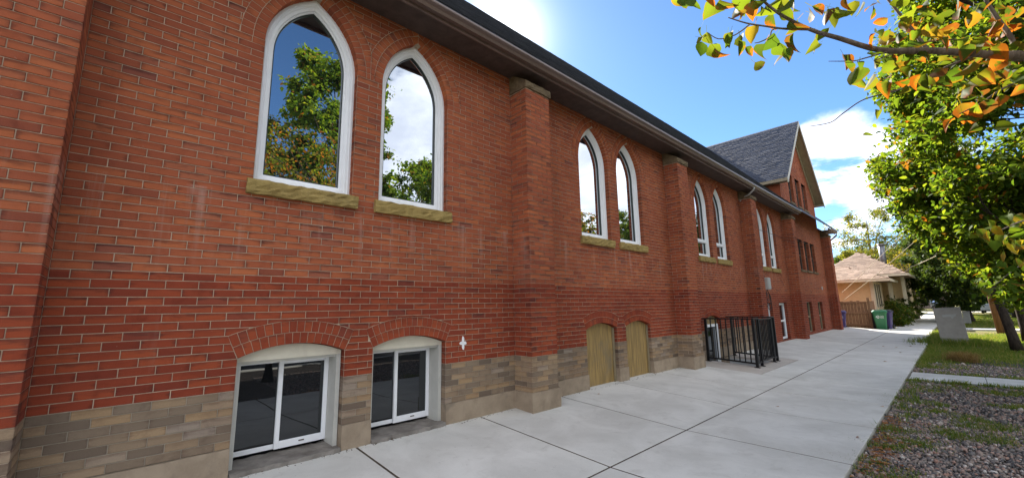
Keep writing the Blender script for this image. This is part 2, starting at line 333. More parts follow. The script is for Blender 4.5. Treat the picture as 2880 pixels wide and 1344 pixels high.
# ------------------------------------------------------------------ mesh helpers
def put(o, parent=None):
    COL.objects.link(o)
    if parent is not None: o.parent = parent
    return o
def tag(o, label=None, cat=None, group=None, kind=None):
    if label: o['label'] = label
    if cat: o['category'] = cat
    if group: o['group'] = group
    if kind: o['kind'] = kind
    return o
def empty(name, loc=(0, 0, 0), rz=0.0):
    o = bpy.data.objects.new(name, None); o.location = loc; o.rotation_euler = (0, 0, rz); o.empty_display_size = 0.2
    return put(o)
def arr_mesh(name, V, F, mat, UV=None, smooth=False):
    """fast mesh: V (n,3), F list of (k,m) index arrays (uniform sizes per array), UV per-vertex (n,2)"""
    me = bpy.data.meshes.new(name)
    V = np.asarray(V, np.float32)
    me.vertices.add(len(V)); me.vertices.foreach_set('co', V.ravel())
    loops = np.concatenate([np.asarray(f, np.int32).ravel() for f in F])
    sizes = np.concatenate([np.full(len(f), np.asarray(f).shape[1], np.int32) for f in F])
    me.loops.add(len(loops)); me.loops.foreach_set('vertex_index', loops)
    st = np.concatenate([[0], np.cumsum(sizes)[:-1]]).astype(np.int32)
    me.polygons.add(len(sizes)); me.polygons.foreach_set('loop_start', st); me.polygons.foreach_set('loop_total', sizes)
    if smooth: me.polygons.foreach_set('use_smooth', np.ones(len(sizes), bool))
    if UV is not None:
        ul = me.uv_layers.new(name='UVMap'); ul.data.foreach_set('uv', np.asarray(UV, np.float32)[loops].ravel())
    me.update(calc_edges=True); me.validate()
    if mat: me.materials.append(MATS[mat])
    return me
class MB:
    """collects polygons (lists of points) into one mesh"""
    def __init__(s): s.v = []; s.f = []; s.uv = []
    def add(s, pts, faces, uvs=None):
        b = len(s.v); s.v.extend([tuple(p) for p in pts]); s.f.extend([tuple(b+i for i in f) for f in faces])
        s.uv.extend(uvs if uvs is not None else [(0.5, 0.5)]*len(pts)); return s
    def quad(s, a, b, c, d): return s.add([a, b, c, d], [(0, 1, 2, 3)])
    def box(s, x0, x1, y0, y1, z0, z1, ch=0.0):
        if x0 > x1: x0, x1 = x1, x0
        if y0 > y1: y0, y1 = y1, y0
        if z0 > z1: z0, z1 = z1, z0
        if ch <= 0:
            p = [(x, y, z) for x in (x0, x1) for y in (y0, y1) for z in (z0, z1)]
            return s.add(p, [(0, 1, 3, 2), (4, 6, 7, 5), (0, 4, 5, 1), (2, 3, 7, 6), (0, 2, 6, 4), (1, 5, 7, 3)])
        return s.add(*chbox(x0, x1, y0, y1, z0, z1, ch))
    def obox(s, c, ax, ay, az, hx, hy, hz):
        c = np.array(c, float); ax, ay, az = (np.array(a, float) for a in (ax, ay, az))
        p = [c+ax*hx*i+ay*hy*j+az*hz*k for i in (-1, 1) for j in (-1, 1) for k in (-1, 1)]
        return s.add(p, [(0, 1, 3, 2), (4, 6, 7, 5), (0, 4, 5, 1), (2, 3, 7, 6), (0, 2, 6, 4), (1, 5, 7, 3)])
    def prism(s, pts, z0, z1):
        n = len(pts); p = [(x, y, z0) for x, y in pts]+[(x, y, z1) for x, y in pts]
        return s.add(p, [tuple(range(n-1, -1, -1)), tuple(range(n, 2*n))]+[(i, (i+1) % n, n+(i+1) % n, n+i) for i in range(n)])
    def tube(s, path, rad, sides=8, cap=True):
        path = [np.array(p, float) for p in path]; n = len(path)
        rad = rad if hasattr(rad, '__len__') else [rad]*n
        rings = []; up = np.array([0.13, 0.21, 0.97])
        for i, p in enumerate(path):
            d = path[min(i+1, n-1)]-path[max(i-1, 0)]; d = d/(np.linalg.norm(d)+1e-9)
            a = np.cross(d, up); 
            if np.linalg.norm(a) < 1e-3: a = np.cross(d, np.array([1.0, 0, 0]))
            a /= np.linalg.norm(a); b = np.cross(d, a); up = np.cross(a, d) if abs(d@np.array([0, 0, 1])) < .95 else up
            rings.append([p+rad[i]*(math.cos(2*math.pi*k/sides)*a+math.sin(2*math.pi*k/sides)*b) for k in range(sides)])
        pts = [q for r in rings for q in r]
        fs = [(i*sides+k, i*sides+(k+1) % sides, (i+1)*sides+(k+1) % sides, (i+1)*sides+k) for i in range(n-1) for k in range(sides)]
        if cap: fs += [tuple(range(sides-1, -1, -1)), tuple((n-1)*sides+k for k in range(sides))]
        return s.add(pts, fs)
    def mesh(s, name, mat, smooth=False):
        me = bpy.data.meshes.new(name); me.from_pydata(s.v, [], s.f)
        ul = me.uv_layers.new(name='UVMap')
        li = np.empty(len(me.loops), np.int32); me.loops.foreach_get('vertex_index', li)
        ul.data.foreach_set('uv', np.asarray(s.uv, np.float32)[li].ravel())
        if smooth: me.polygons.foreach_set('use_smooth', np.ones(len(me.polygons), bool))
        me.materials.append(MATS[mat]); me.update(); return me
    def build(s, name, mat, parent=None, smooth=False, kind=None):
        o = put(bpy.data.objects.new(name, s.mesh(name, mat, smooth)), parent)
        if kind: o['kind'] = kind
        return o
def chbox(x0, x1, y0, y1, z0, z1, c):
    """box with chamfered edges: 24 vertices"""
    lo = (x0, y0, z0); hi = (x1, y1, z1); P = []; uv = []; idx = {}
    L = max(x1-x0, y1-y0)
    for ax in range(3):
        for i in (0, 1):
            for j in (0, 1):
                for k in (0, 1):
                    s = (i, j, k); p = [0, 0, 0]
                    for q in range(3):
                        inset = 0 if q == ax else c
                        p[q] = hi[q]-inset if s[q] else lo[q]+inset
                    idx[(ax, s)] = len(P); P.append(tuple(p))
                    uv.append((((p[1]-y0) if (y1-y0) >= (x1-x0) else (p[0]-x0))/L, (p[2]-z0)/max(z1-z0, 1e-6)))
    F = []
    for ax in range(3):
        a, b = [(1, 2), (2, 0), (0, 1)][ax]
        for sd in (0, 1):
            q = []
            for (i, j) in ((0, 0), (1, 0), (1, 1), (0, 1)):
                s = [0, 0, 0]; s[ax] = sd; s[a] = i; s[b] = j; q.append(idx[(ax, tuple(s))])
            F.append(tuple(q if sd else q[::-1]))
    for ax in range(3):                      # edges along ax
        a, b = [(1, 2), (2, 0), (0, 1)][ax]
        for i in (0, 1):
            for j in (0, 1):
                s0 = [0, 0, 0]; s0[a] = i; s0[b] = j; s1 = list(s0); s1[ax] = 1
                q = [idx[(a, tuple(s0))], idx[(a, tuple(s1))], idx[(b, tuple(s1))], idx[(b, tuple(s0))]]
                F.append(tuple(q if (i ^ j) else q[::-1]))
    for i in (0, 1):
        for j in (0, 1):
            for k in (0, 1):
                s = (i, j, k); q = [idx[(0, s)], idx[(1, s)], idx[(2, s)]]
                F.append(tuple(q if (i ^ j ^ k) else q[::-1]))
    return P, F, uv
rng = np.random.default_rng(7); rnd = random.Random(11)

# ------------------------------------------------------------------ the church
CB = empty('church_building', (0, 0, 0))
tag(CB, 'long red brick church with pointed white windows, buttresses and dark shingled roof', 'church')
CH, BL, JT = 0.0656, 0.2127, 0.0057       # course height, brick pitch, joint
Z0 = 0.677                                 # red begins above the buff courses
YA, YB = -1.6, 26.6
YRED = 14.45                               # beyond the fourth buttress the wall is red down to the ground
BAYS = (0.0, 4.96, 9.81, 14.72)
LW, ZSILL, ZSPR, ZAPX = 0.46, 2.545, Z0+50*CH, 4.685
RL = ((ZAPX-ZSPR)**2+LW**2)/(2*LW); CL = RL-LW          # lancet radius and centre offset
lancets = [1.243+b+k for b in BAYS for k in (0.0, 1.222)]
RING = 0.106
ZSS = Z0+4*CH; RS = (LW**2+(1.035-ZSS)**2)/(2*(1.035-ZSS)); ZCS = 1.035-RS          # segmental arch
class Opening:
    def __init__(s, yc, kind, z0, z1, half=LW, depth=0.13): s.yc = yc; s.kind = kind; s.z0 = z0; s.z1 = z1; s.half = half; s.depth = depth
    def ext(s, z):
        if z < s.z0-1e-6 or z > s.z1+1e-6: return (s.yc, s.yc)
        if s.kind == 'rect' or s.kind == 'butt': h = s.half
        elif s.kind == 'lancet':
            if z <= ZSPR: h = LW
            else:
                q = (RL+2*RING)**2-(z-ZSPR)**2; h = max(0.0, math.sqrt(max(q, 0))-CL)
        else:
            ze = ZCS+(RS+2*RING)*math.cos(math.asin(LW/RS))
            if z <= ZSS: h = LW
            elif z <= ze: h = LW+(z-ZSS)*math.tan(math.asin(LW/RS))
            else: h = math.sqrt(max((RS+2*RING)**2-(z-ZCS)**2, 0))
        return (s.yc-h, s.yc+h)
    def top(s, y):             # upper edge of the arch ring above y
        u = abs(y-s.yc)
        if s.kind == 'lancet':
            q = (RL+2*RING)**2-(u+CL)**2; return ZSPR+math.sqrt(q) if q > 0 else -9.0
        q = (RS+2*RING)**2-u*u
        return ZCS+math.sqrt(q) if u < LW+2*RING*LW/RS else -9.0
    def curved(s, zb):
        if s.kind == 'lancet': return zb > ZSPR-0.01
        return s.kind == 'seg' and zb > ZCS+(RS+2*RING)*math.cos(math.asin(LW/RS))-0.035
OPEN = []
for yc in lancets: OPEN.append(Opening(yc, 'lancet', ZSILL, ZSPR+math.sqrt((RL+2*RING)**2-CL**2), depth=0.16))
seg_c = [1.243, 2.465, 1.243+4.96, 2.465+4.96, 1.26+9.81]
for i, yc in enumerate(seg_c): OPEN.append(Opening(yc, 'seg', -0.9 if i == 4 else -0.4, ZCS+RS+2*RING, depth=0.30))
BUT = [-0.93+0.02, 4.073, 9.0, 13.98, 18.72, 25.74]; BW, BX = 0.523, 0.335
for y in BUT: OPEN.append(Opening(y+BW/2, 'butt', -1, 4.62, BW/2, 0.01))
rects = [(15.92, 0.33, 0.04, 1.31), (17.55, 0.50, 0.04, 1.31), (21.53, 0.46, 0.06, 1.355), (23.60, 0.46, 0.06, 1.355),
         (21.30, 0.42, 2.70, 4.03), (22.42, 0.42, 2.70, 4.03), (23.54, 0.42, 2.70, 4.03)]
for yc, h, a, b in rects: OPEN.append(Opening(yc, 'rect', a, b, h, 0.12))
YG, GH, ZGP, GM = 22.25, 3.05, 9.68, 1.009            # cross gable: centre, wall half width, peak, pitch
grects = [(20.98, 0.40, 5.62, 6.88), (22.25, 0.40, 5.62, 6.88), (23.42, 0.40, 5.62, 6.88)]
GOPEN = [Opening(yc, 'rect', a, b, h, 0.12) for yc, h, a, b in grects]

cutbricks = []
bricks = []                # (kind, quad corners (yz x4), depth, is_full)
mort = {'red': MB(), 'buff': MB()}
def wall_courses(n0, n1, ya, yb, opens, lim=None):
    for n in range(n0, n1):
        zb, zt = Z0+n*CH, Z0+(n+1)*CH
        if lim:
            hb, ht = lim(zb), lim(zt)
            if hb < 0.05: continue
            segs = [[(YG-hb, YG-ht, None), (YG+hb, YG+ht, None)]]
        elif n < 0: segs = [[(ya, ya, None), (YRED, YRED, None)], [(YRED, YRED, None), (yb, yb, None)]]
        else: segs = [[(ya, ya, None), (yb, yb, None)]]
        arcs = [op for op in opens if op.curved(zb) and zb < op.z1]
        msegs = None
        for op in sorted(opens, key=lambda o: o.curved(zb)):
            if op.curved(zb) and msegs is None: msegs = segs
            ov = min(zt, op.z1)-max(zb, op.z0)
            if ov < CH*0.45 and not (op in arcs): continue
            if op in arcs and ov <= 0: continue
            eb = op.ext(max(zb, op.z0)); et = op.ext(zt if op.kind in ('lancet', 'seg') else min(zt, op.z1))
            out = []
            for (l, r) in segs:
                lo = min(eb[0], et[0]); hi = max(eb[1], et[1])
                if hi <= min(l[0], l[1]) or lo >= max(r[0], r[1]): out.append([l, r]); continue
                out.append([l, (min(eb[0], r[0]), min(et[0], r[1]), op)])
                out.append([(max(eb[1], l[0]), max(et[1], l[1]), op), r])
            segs = [s_ for s_ in out if max(s_[1][0]-s_[0][0], s_[1][1]-s_[0][1]) > 0.018]
        ph = 0.142 if n % 2 == 0 else 0.0357
        for (l, r) in segs:
            kind = 'buff' if (n < 0 and r[0] <= YRED+0.01) else 'red'
            mx = -0.004
            mort[kind].quad((mx, l[0], zb), (mx, r[0], zb), (mx, r[1], zt), (mx, l[1], zt))
            for e, sg in ((l, 1), (r, -1)):
                if e[2] is not None and e[2].kind != 'butt':
                    d = e[2].depth; y0, y1 = e[0]+sg*0.0075, e[1]+sg*0.0075
                    q = [(mx, y0, zb), (mx, y1, zt), (-d, y1, zt), (-d, y0, zb)]
                    mort[kind].quad(*(q if sg > 0 else q[::-1]))
        if msegs is None: msegs = segs
        for (l, r) in msegs:
            kind = 'buff' if (n < 0 and r[0] <= YRED+0.01) else 'red'
            k0 = int(math.floor((min(l[0], l[1])-ph)/BL)); k1 = int(math.ceil((max(r[0], r[1])-ph)/BL))
            jn = [ph+k*BL for k in range(k0, k1+1)]
            lo_, hi_ = max(l[0], l[1]), min(r[0], r[1])
            jn = [v for v in jn if not (lo_-0.0 < v < lo_+0.05 or hi_-0.05 < v < hi_)]      # no slivers beside an opening
            for a, b in zip(jn[:-1], jn[1:]):
                q = [max(a, l[0]), min(b, r[0]), min(b, r[1]), max(a, l[1])]     # yb0,yb1,yt1,yt0
                if max(q[1]-q[0], q[2]-q[3]) < 0.03: continue
                near = [op for op in arcs if abs((a+b)/2-op.yc) < 1.1]
                if near:
                    NS = 36; ys = np.linspace(a+JT/2, b-JT/2, NS); zl = np.array([max([zb+JT/2]+[op.top(y)+JT*0.6 for op in near]) for y in ys])
                    if zl.max() > zb+JT/2+1e-6:
                        ok = zl < zt-JT/2-0.006
                        i0 = 0
                        while i0 < NS:
                            if not ok[i0]: i0 += 1; continue
                            i1 = i0
                            while i1+1 < NS and ok[i1+1]: i1 += 1
                            if ys[i1]-ys[i0] > 0.010: cutbricks.append((ys[i0:i1+1].copy(), zl[i0:i1+1].copy(), zt-JT/2))
                            i0 = i1+1
                        continue
                full = b-a < BL+1e-6 and abs(q[0]-a) < 1e-6 and abs(q[3]-a) < 1e-6 and abs(q[1]-b) < 1e-6 and abs(q[2]-b) < 1e-6
                dp = 0.012
                if q[0] > a+1e-6 or q[3] > a+1e-6: dp = max(dp, (l[2].depth if l[2] else 0.012))
                if q[1] < b-1e-6 or q[2] < b-1e-6: dp = max(dp, (r[2].depth if r[2] else 0.012))
                if abs(a-l[0]) < 1e-6 and l[2]: dp = max(dp, l[2].depth)
                if abs(b-r[0]) < 1e-6 and r[2]: dp = max(dp, r[2].depth)
                bricks.append((kind, q, zb, zt, dp, full))
wall_courses(-7, 66, YA, YB, OPEN)
for n in range(-13, -7):    # red courses run to the ground beyond the fourth buttress
    zb, zt = Z0+n*CH, Z0+(n+1)*CH
    ya = YRED
    segs = [(YRED, YB)]
    for op in OPEN:
        if op.kind in ('rect', 'butt') and op.yc > YRED and min(zt, op.z1)-max(zb, op.z0) > CH*0.45:
            segs = [s_ for (l, r) in segs for s_ in ((l, min(r, op.yc-op.half)), (max(l, op.yc+op.half), r)) if s_[1]-s_[0] > 0.02]
    ph = 0.142 if n % 2 == 0 else 0.0357
    for l, r in segs:
        mort['red'].quad((-0.004, l, zb), (-0.004, r, zb), (-0.004, r, zt), (-0.004, l, zt))
        for k in range(int(math.floor((l-ph)/BL)), int(math.ceil((r-ph)/BL))):
            a, b = max(l, ph+k*BL), min(r, ph+(k+1)*BL)
            if b-a > 0.03: bricks.append(('red', [a, b, b, a], zb, zt, 0.1, False))
ZGB = Z0+66*CH
wall_courses(66, 66+86, 0, 0, GOPEN, lambda z: min(GH, (ZGP-0.30-z)/GM))

def brick_prism(q, zb, zt, depth, x=0.0, ch=0.0028):
    """front quad, chamfered, extruded back; one island"""
    j = JT/2; a0, a1, a2, a3 = q[0]+j, q[1]-j, q[2]-j, q[3]+j
    if a1 < a0: a0 = a1 = (a0+a1)/2
    if a2 < a3: a2 = a3 = (a2+a3)/2
    z0, z1 = zb+j, zt-j; c = ch
    ring = [(a0, z0), (a1, z0), (a2, z1), (a3, z1)]
    fr = [(a0+c, z0+c), (max(a1-c, a0+c), z0+c), (max(a2-c, a3+c), z1-c), (a3+c, z1-c)]
    P = [(-depth, y, z) for y, z in ring]+[(x-c, y, z) for y, z in ring]+[(x, y, z) for y, z in fr]
    F = [(i, (i+1) % 4, 4+(i+1) % 4, 4+i) for i in range(4)]+[(4+i, 4+(i+1) % 4, 8+(i+1) % 4, 8+i) for i in range(4)]+[(8, 9, 10, 11)]
    y0 = min(q); L = max(max(q)-y0, 1e-3)
    uv = [((p[1]-y0)/L, (p[2]-zb)/(zt-zb)) for p in P]
    return P, F, uv
# the bricks that show largest in the photograph become single parts
cent = np.array([[0.0, (b[1][0]+b[1][1])/2, (b[2]+b[3])/2] for b in bricks])
pj = project(cent); e1 = project(cent+np.array([0, 0.1, 0])); e2 = project(cent+np.array([0, 0, 0.03]))
area = np.abs((e1-pj)[:, 0]*(e2-pj)[:, 1]-(e1-pj)[:, 1]*(e2-pj)[:, 0])
vis = (pj[:, 2] > 0.3) & (pj[:, 0] > 10) & (pj[:, 0] < 2870) & (pj[:, 1] > 5) & (pj[:, 1] < 1340)
score = np.where(vis & np.array([b[5] and b[4] < 0.02 for b in bricks]), area, 0)
singles = set(np.argsort(-score)[:270].tolist())
P_, F_, uv_ = brick_prism([-BL/2, BL/2, BL/2, -BL/2], -CH/2, CH/2, 0.012)
unit = {}
for kk in ('red', 'buff'):
    mb = MB(); mb.add(P_, F_, uv_); unit[kk] = mb.mesh('brick', 'brick_'+kk)
field = {'red': MB(), 'buff': MB()}
for i, (kind, q, zb, zt, dp, full) in enumerate(bricks):
    jx = rnd.uniform(-0.0012, 0.0014)
    if i in singles:
        o = put(bpy.data.objects.new('brick', unit[kind]), CB); o.location = (jx, (q[0]+q[1])/2, (zb+zt)/2)
        o.rotation_euler = (rnd.uniform(-0.004, 0.004), rnd.uniform(-0.01, 0.01), rnd.uniform(-0.006, 0.006))
    else:
        w_ = [rnd.uniform(-.0011, .0011) for _ in range(4)]
        field[kind].add(*brick_prism([q[0]+w_[0], q[1]+w_[1], q[2]+w_[1]*.6, q[3]+w_[0]*.6], zb+w_[2]*.6, zt+w_[3]*.6, dp, jx))
for ys, zl, zt in cutbricks:
    n = len(ys); x = rnd.uniform(-.001, .001); c = 0.0025
    ring = [(y, z) for y, z in zip(ys, zl)]+[(ys[-1], zt), (ys[0], zt)]; cy0 = sum(p[0] for p in ring)/len(ring); cz0 = sum(p[1] for p in ring)/len(ring)
    fr = [(y+(c if y < cy0 else -c), z+(c if z < cz0 else -c)) for y, z in ring]; m_ = len(ring)
    P = [(-0.012, y, z) for y, z in ring]+[(x-c, y, z) for y, z in ring]+[(x, y, z) for y, z in fr]
    field['red'].add(P, [(k+o_, (k+1) % m_+o_, (k+1) % m_+m_+o_, k+m_+o_) for o_ in (0, m_) for k in range(m_)]+[tuple(range(2*m_, 3*m_))], [((p[1]-ys[0])/BL, (p[2]-zt+CH)/CH) for p in P])
field['red'].build('red_bricks', 'brick_red', CB, kind='stuff')
field['buff'].build('buff_bricks', 'brick_buff', CB, kind='stuff')

# voussoirs
def voussoir(c, r0, r1, a0, a1, clampl=-1e9, clampr=1e9, depth=0.16, ch=0.0025, x=0.0):
    """c=(y,z) centre, angle from vertical, + towards +Y"""
    j = JT/2
    def pt(r, a): return (c[0]+r*math.sin(a), c[1]+r*math.cos(a))
    da0, da1 = j/r0, j/r1
    ring = [pt(r0+j, a0+da0), pt(r0+j, a1-da0), pt(r1-j, a1-da1), pt(r1-j, a0+da1)]
    fr = [pt(r0+j+ch, a0+da0+ch/r0), pt(r0+j+ch, a1-da0-ch/r0), pt(r1-j-ch, a1-da1-ch/r1), pt(r1-j-ch, a0+da1+ch/r1)]
    cl = lambda p, e: (min(max(p[0], clampl+e), clampr-e), p[1])
    ring = [cl(p, j) for p in ring]; fr = [cl(p, j+ch) for p in fr]
    if max(p[0] for p in ring)-min(p[0] for p in ring) < 0.012: return None
    P = [(-depth, y, z) for y, z in ring]+[(x-ch, y, z) for y, z in ring]+[(x, y, z) for y, z in fr]
    F = [(i, 4+i, 4+(i+1) % 4, (i+1) % 4) for i in range(4)]+[(4+i, 8+i, 8+(i+1) % 4, 4+(i+1) % 4) for i in range(4)]+[(11, 10, 9, 8)]
    s = sum(fr[i][0]*fr[(i+1) % 4][1]-fr[(i+1) % 4][0]*fr[i][1] for i in range(4))
    if s > 0: F = [f[::-1] for f in F]
    uv = [(0.2, 0.2), (0.8, 0.2), (0.8, 0.8), (0.2, 0.8)]*3
    return P, F, uv
vfield = MB(); nv = 0
def place_v(v, single):
    global nv
    if v is None: return
    if single:
        mb = MB(); mb.add(*v); mb.build('arch_brick', 'brick_red', CB); nv += 1
    else: vfield.add(*v)
for i, yc in enumerate(seg_c):
    vmort = MB(); A = math.asin(LW/RS)
    for ring, cnt in ((0, 15), (1, 16)):
        r0 = RS+ring*RING; r1 = r0+RING
        for k in range(cnt):
            a0 = -A+2*A*k/cnt; a1 = -A+2*A*(k+1)/cnt
            place_v(voussoir((yc, ZCS), r0, r1, a0, a1, depth=0.30 if ring == 0 else 0.02, x=rnd.uniform(-.001, .0015)), i < 2)
    n = 20; pts = [(yc+r*math.sin(-A+2*A*k/n), ZCS+r*math.cos(-A+2*A*k/n)) for r in (RS+0.008, RS+2*RING) for k in range(n+1)]
    vmort.add([(-0.0055, y, z) for y, z in pts]+[(-0.29, y, z) for y, z in pts[:n+1]],
              [(k, n+1+k, n+2+k, k+1) for k in range(n)]+[(k, k+1, 2*n+2+k+1, 2*n+2+k) for k in range(n)])
    vmort.build('arch_mortar', 'mortar', CB)
for i, yc in enumerate(lancets):
    vmort = MB(); pair = yc+0.611*(1 if i % 2 == 0 else -1)
    for side in (-1, 1):
        c = (yc-side*CL, ZSPR)
        for ring in (0, 1):
            r0 = RL+ring*RING; r1 = r0+RING
            amax = math.asin(CL/r1) if False else math.acos(CL/r0)      # angle above the spring line where it meets the axis
            cnt = 14 if ring == 0 else 16
            for k in range(cnt):
                b0 = amax*k/cnt; b1 = amax*(k+1)/cnt
                if k == cnt-1: b1 = math.acos(max(-1, min(1, CL/r1)))
                a0, a1 = side*(math.pi/2-b0), side*(math.pi/2-b1)
                lo, hi = min(a0, a1), max(a0, a1)
                cl, cr = (-1e9, yc) if side < 0 else (yc, 1e9)
                if pair > yc: cr = min(cr, pair)
                else: cl = max(cl, pair)
                place_v(voussoir(c, r0, r1, lo, hi, cl, cr, 0.16 if ring == 0 else 0.02, x=rnd.uniform(-.001, .0015)), i < 2)
        n = 20; r0, r1 = RL+0.008, RL+2*RING
        P = []
        for r in (r0, r1):
            am = math.acos(CL/r)
            for k in range(n+1):
                b = am*k/n; y = c[0]+side*r*math.cos(b)
                y = min(y, pair) if pair > yc else max(y, pair)
                P.append((y, ZSPR+r*math.sin(b)))
        fs = [(k, n+1+k, n+2+k, k+1) for k in range(n)]+[(k, k+1, 2*n+2+k+1, 2*n+2+k) for k in range(n)]
        vmort.add([(-0.0045, y, z) for y, z in P]+[(-0.15, y, z) for y, z in P[:n+1]], fs)
    vmort.build('arch_mortar', 'mortar', CB)
vfield.build('arch_bricks', 'brick_red', CB, kind='stuff')
mort['red'].build('wall', 'mortar', CB); mort['buff'].build('wall_base', 'mortar_buff', CB, kind='stuff')
# body of the building behind the facing (keeps daylight out)
core = MB(); core.box(-8.6, -0.42, YA, YB, -1.0, 4.86); core.build('building_core', 'interior_dark', CB)

# rough stone lumps ------------------------------------------------
def rough_box(x0, x1, y0, y1, z0, z1, amp=0.008, nx=3, ny=14, nz=4, seed=0, keep_back=True):
    r = np.random.default_rng(seed); P = {}; V = []; F = []
    def vid(i, j, k):
        if (i, j, k) not in P:
            x, y, z = x0+(x1-x0)*i/nx, y0+(y1-y0)*j/ny, z0+(z1-z0)*k/nz
            d = r.normal(0, amp, 3)
            if i == 0 and keep_back: d[0] = 0
            e = (k in (0, nz))+(i == nx)+(j in (0, ny))
            if i == nx: x -= amp*1.2*(e-1)
            P[(i, j, k)] = len(V); V.append((x+d[0], y+d[1]*0.4, z+d[2]*0.5))
        return P[(i, j, k)]
    for i in range(nx):
        for j in range(ny):
            F.append((vid(i, j, nz), vid(i+1, j, nz), vid(i+1, j+1, nz), vid(i, j+1, nz))); F.append((vid(i, j, 0), vid(i, j+1, 0), vid(i+1, j+1, 0), vid(i+1, j, 0)))
    for j in range(ny):
        for k in range(nz): F.append((vid(nx, j, k), vid(nx, j+1, k), vid(nx, j+1, k+1), vid(nx, j, k+1)))
    for i in range(nx):
        for k in range(nz):
            F.append((vid(i, 0, k), vid(i+1, 0, k), vid(i+1, 0, k+1), vid(i, 0, k+1))); F.append((vid(i, ny, k), vid(i, ny, k+1), vid(i+1, ny, k+1), vid(i+1, ny, k)))
    mb = MB(); mb.add(V, F); return mb

# stone base course between the basement openings
cuts = sorted([(yc-LW, yc+LW) for yc in seg_c]+[(y, y+BW) for y in BUT[:4]])
y = YA; si = 0
for (a, b) in cuts+[(YRED, YRED)]:
    if a-y > 0.05: rough_box(-0.28, 0.022, y+0.002, a-0.002, -0.55, 0.217, 0.003, 2, max(2, int((a-y)/0.12)), 5, si).build('base_stone', 'base_stone', CB)
    y = max(y, b); si += 1

# pointed windows ----------------------------------------------------
def lancet_loop(yc, d, n=14, zb=None):
    zb = ZSILL if zb is None else zb
    r = RL-d; h = LW-d
    am = math.acos(CL/r); L = [(yc-h, zb+d)]
    for k in range(n+1):
        b = am*k/n; L.append((yc+CL-r*math.cos(b), ZSPR+r*math.sin(b)))
    for k in range(n-1, -1, -1):
        b = am*k/n; L.append((yc-CL+r*math.cos(b), ZSPR+r*math.sin(b)))
    L.append((yc+h, zb+d)); return L
def loft(prof, loopf):
    mb = MB(); loops = [[(x, y, z) for y, z in loopf(d)] for d, x in prof]; n = len(loops[0])
    pts = [p for l in loops for p in l]
    mb.add(pts, [(i*n+k, i*n+(k+1) % n, (i+1)*n+(k+1) % n, (i+1)*n+k) for i in range(len(loops)-1) for k in range(n)]); return mb
for i, yc in enumerate(lancets):
    lf = lambda d: lancet_loop(yc, d)
    fo = loft([(-0.012, -0.16), (-0.012, -0.088), (0.022, -0.082), (0.026, -0.092), (0.050, -0.095), (0.055, -0.105), (0.082, -0.112), (0.086, -0.135), (0.100, -0.138), (0.102, -0.178)], lf)
    if i >= 4:
        z = ZSILL+0.40
        fo.box(-0.178, -0.108, yc-LW+0.10, yc+LW-0.10, z, z+0.085, 0.006)
    f = fo.build('lancet_window', 'white_paint', CB)
    loft([(0.099, -0.150), (0.112, -0.150), (0.112, -0.182)], lf).build('gasket', 'gasket', f)
    g = MB(); L = lancet_loop(yc, 0.098); g.add([(-0.170, a, b) for a, b in L], [tuple(range(len(L)))[::-1]]); g.build('pane', 'glass_sky', f)
    s = rough_box(-0.17, 0.052, yc-0.512, yc+0.512, 2.405, 2.541, 0.0055, 3, 18, 5, 100+i); s.build('stone_sill', 'sill_stone', f)

# basement windows ---------------------------------------------------
def seg_panel(yc, x, d, zb, n=16):
    A = math.asin((LW-d)/(RS-d)); L = [(yc+(RS-d)*math.sin(-A+2*A*k/n), ZCS+(RS-d)*math.cos(-A+2*A*k/n)) for k in range(n+1)]
    return [(x, y, z) for y, z in L]+[(x, L[-1][0], zb), (x, L[0][0], zb)]
for i in (0, 1):
    yc = seg_c[i]
    cas = MB()
    P1 = seg_panel(yc, -0.085, 0.004, 0.90); P0 = seg_panel(yc, -0.12, 0.004, 0.90); n = len(P1)
    cas.add(P1+P0, [tuple(range(n))[::-1]]+[(k, (k+1) % n, n+(k+1) % n, n+k) for k in range(n)])
    cas.build('window_head', 'cream_paint', CB)
    fr = MB()
    for sg in (-1, 1):
        fr.box(-0.33, -0.083, yc+sg*0.455, yc+sg*0.415, 0.012, 0.899)
    fr.box(-0.33, -0.121, yc-0.414, yc+0.414, 0.872, 0.899)
    w = fr.build('basement_window', 'greige_paint', CB)
    sa = MB(); ym = yc-0.04
    for (a, b, x) in ((yc-0.414, ym+0.02, -0.325), (ym-0.015, yc+0.414, -0.295)):
        t_ = 0.030 if x < -0.31 else 0.042
        sa.box(x-0.02, x+0.01, a, a+t_, 0.05, 0.871, 0.004); sa.box(x-0.02, x+0.01, b-t_, b, 0.05, 0.871, 0.004)
        sa.box(x-0.02, x+0.009, a+t_, b-t_, 0.05, 0.05+t_*1.6, 0.004); sa.box(x-0.02, x+0.009, a+t_, b-t_, 0.871-t_, 0.871, 0.004)
    sa.build('sash', 'white_paint', w)
    g = MB(); g.quad((-0.318, yc-0.40, 0.06), (-0.318, ym, 0.06), (-0.318, ym, 0.87), (-0.318, yc-0.40, 0.87)); g.build('insect_screen', 'glass_dark', w)
    g = MB(); g.quad((-0.302, ym, 0.06), (-0.302, yc+0.40, 0.06), (-0.302, yc+0.40, 0.87), (-0.302, ym, 0.87)); g.build('pane', 'glass_dark', w)
    s = rough_box(-0.34, 0.05, yc-0.455, yc+0.455, -0.30, 0.022, 0.006, 5, 16, 3, 200+i); s.build('concrete_sill', 'sill_concrete', w)
    g = MB()
    g.box(-0.284, -0.279, yc+0.16, yc+0.21, 0.085, 0.095); g.build('sash_latch', 'brown_paint', w)
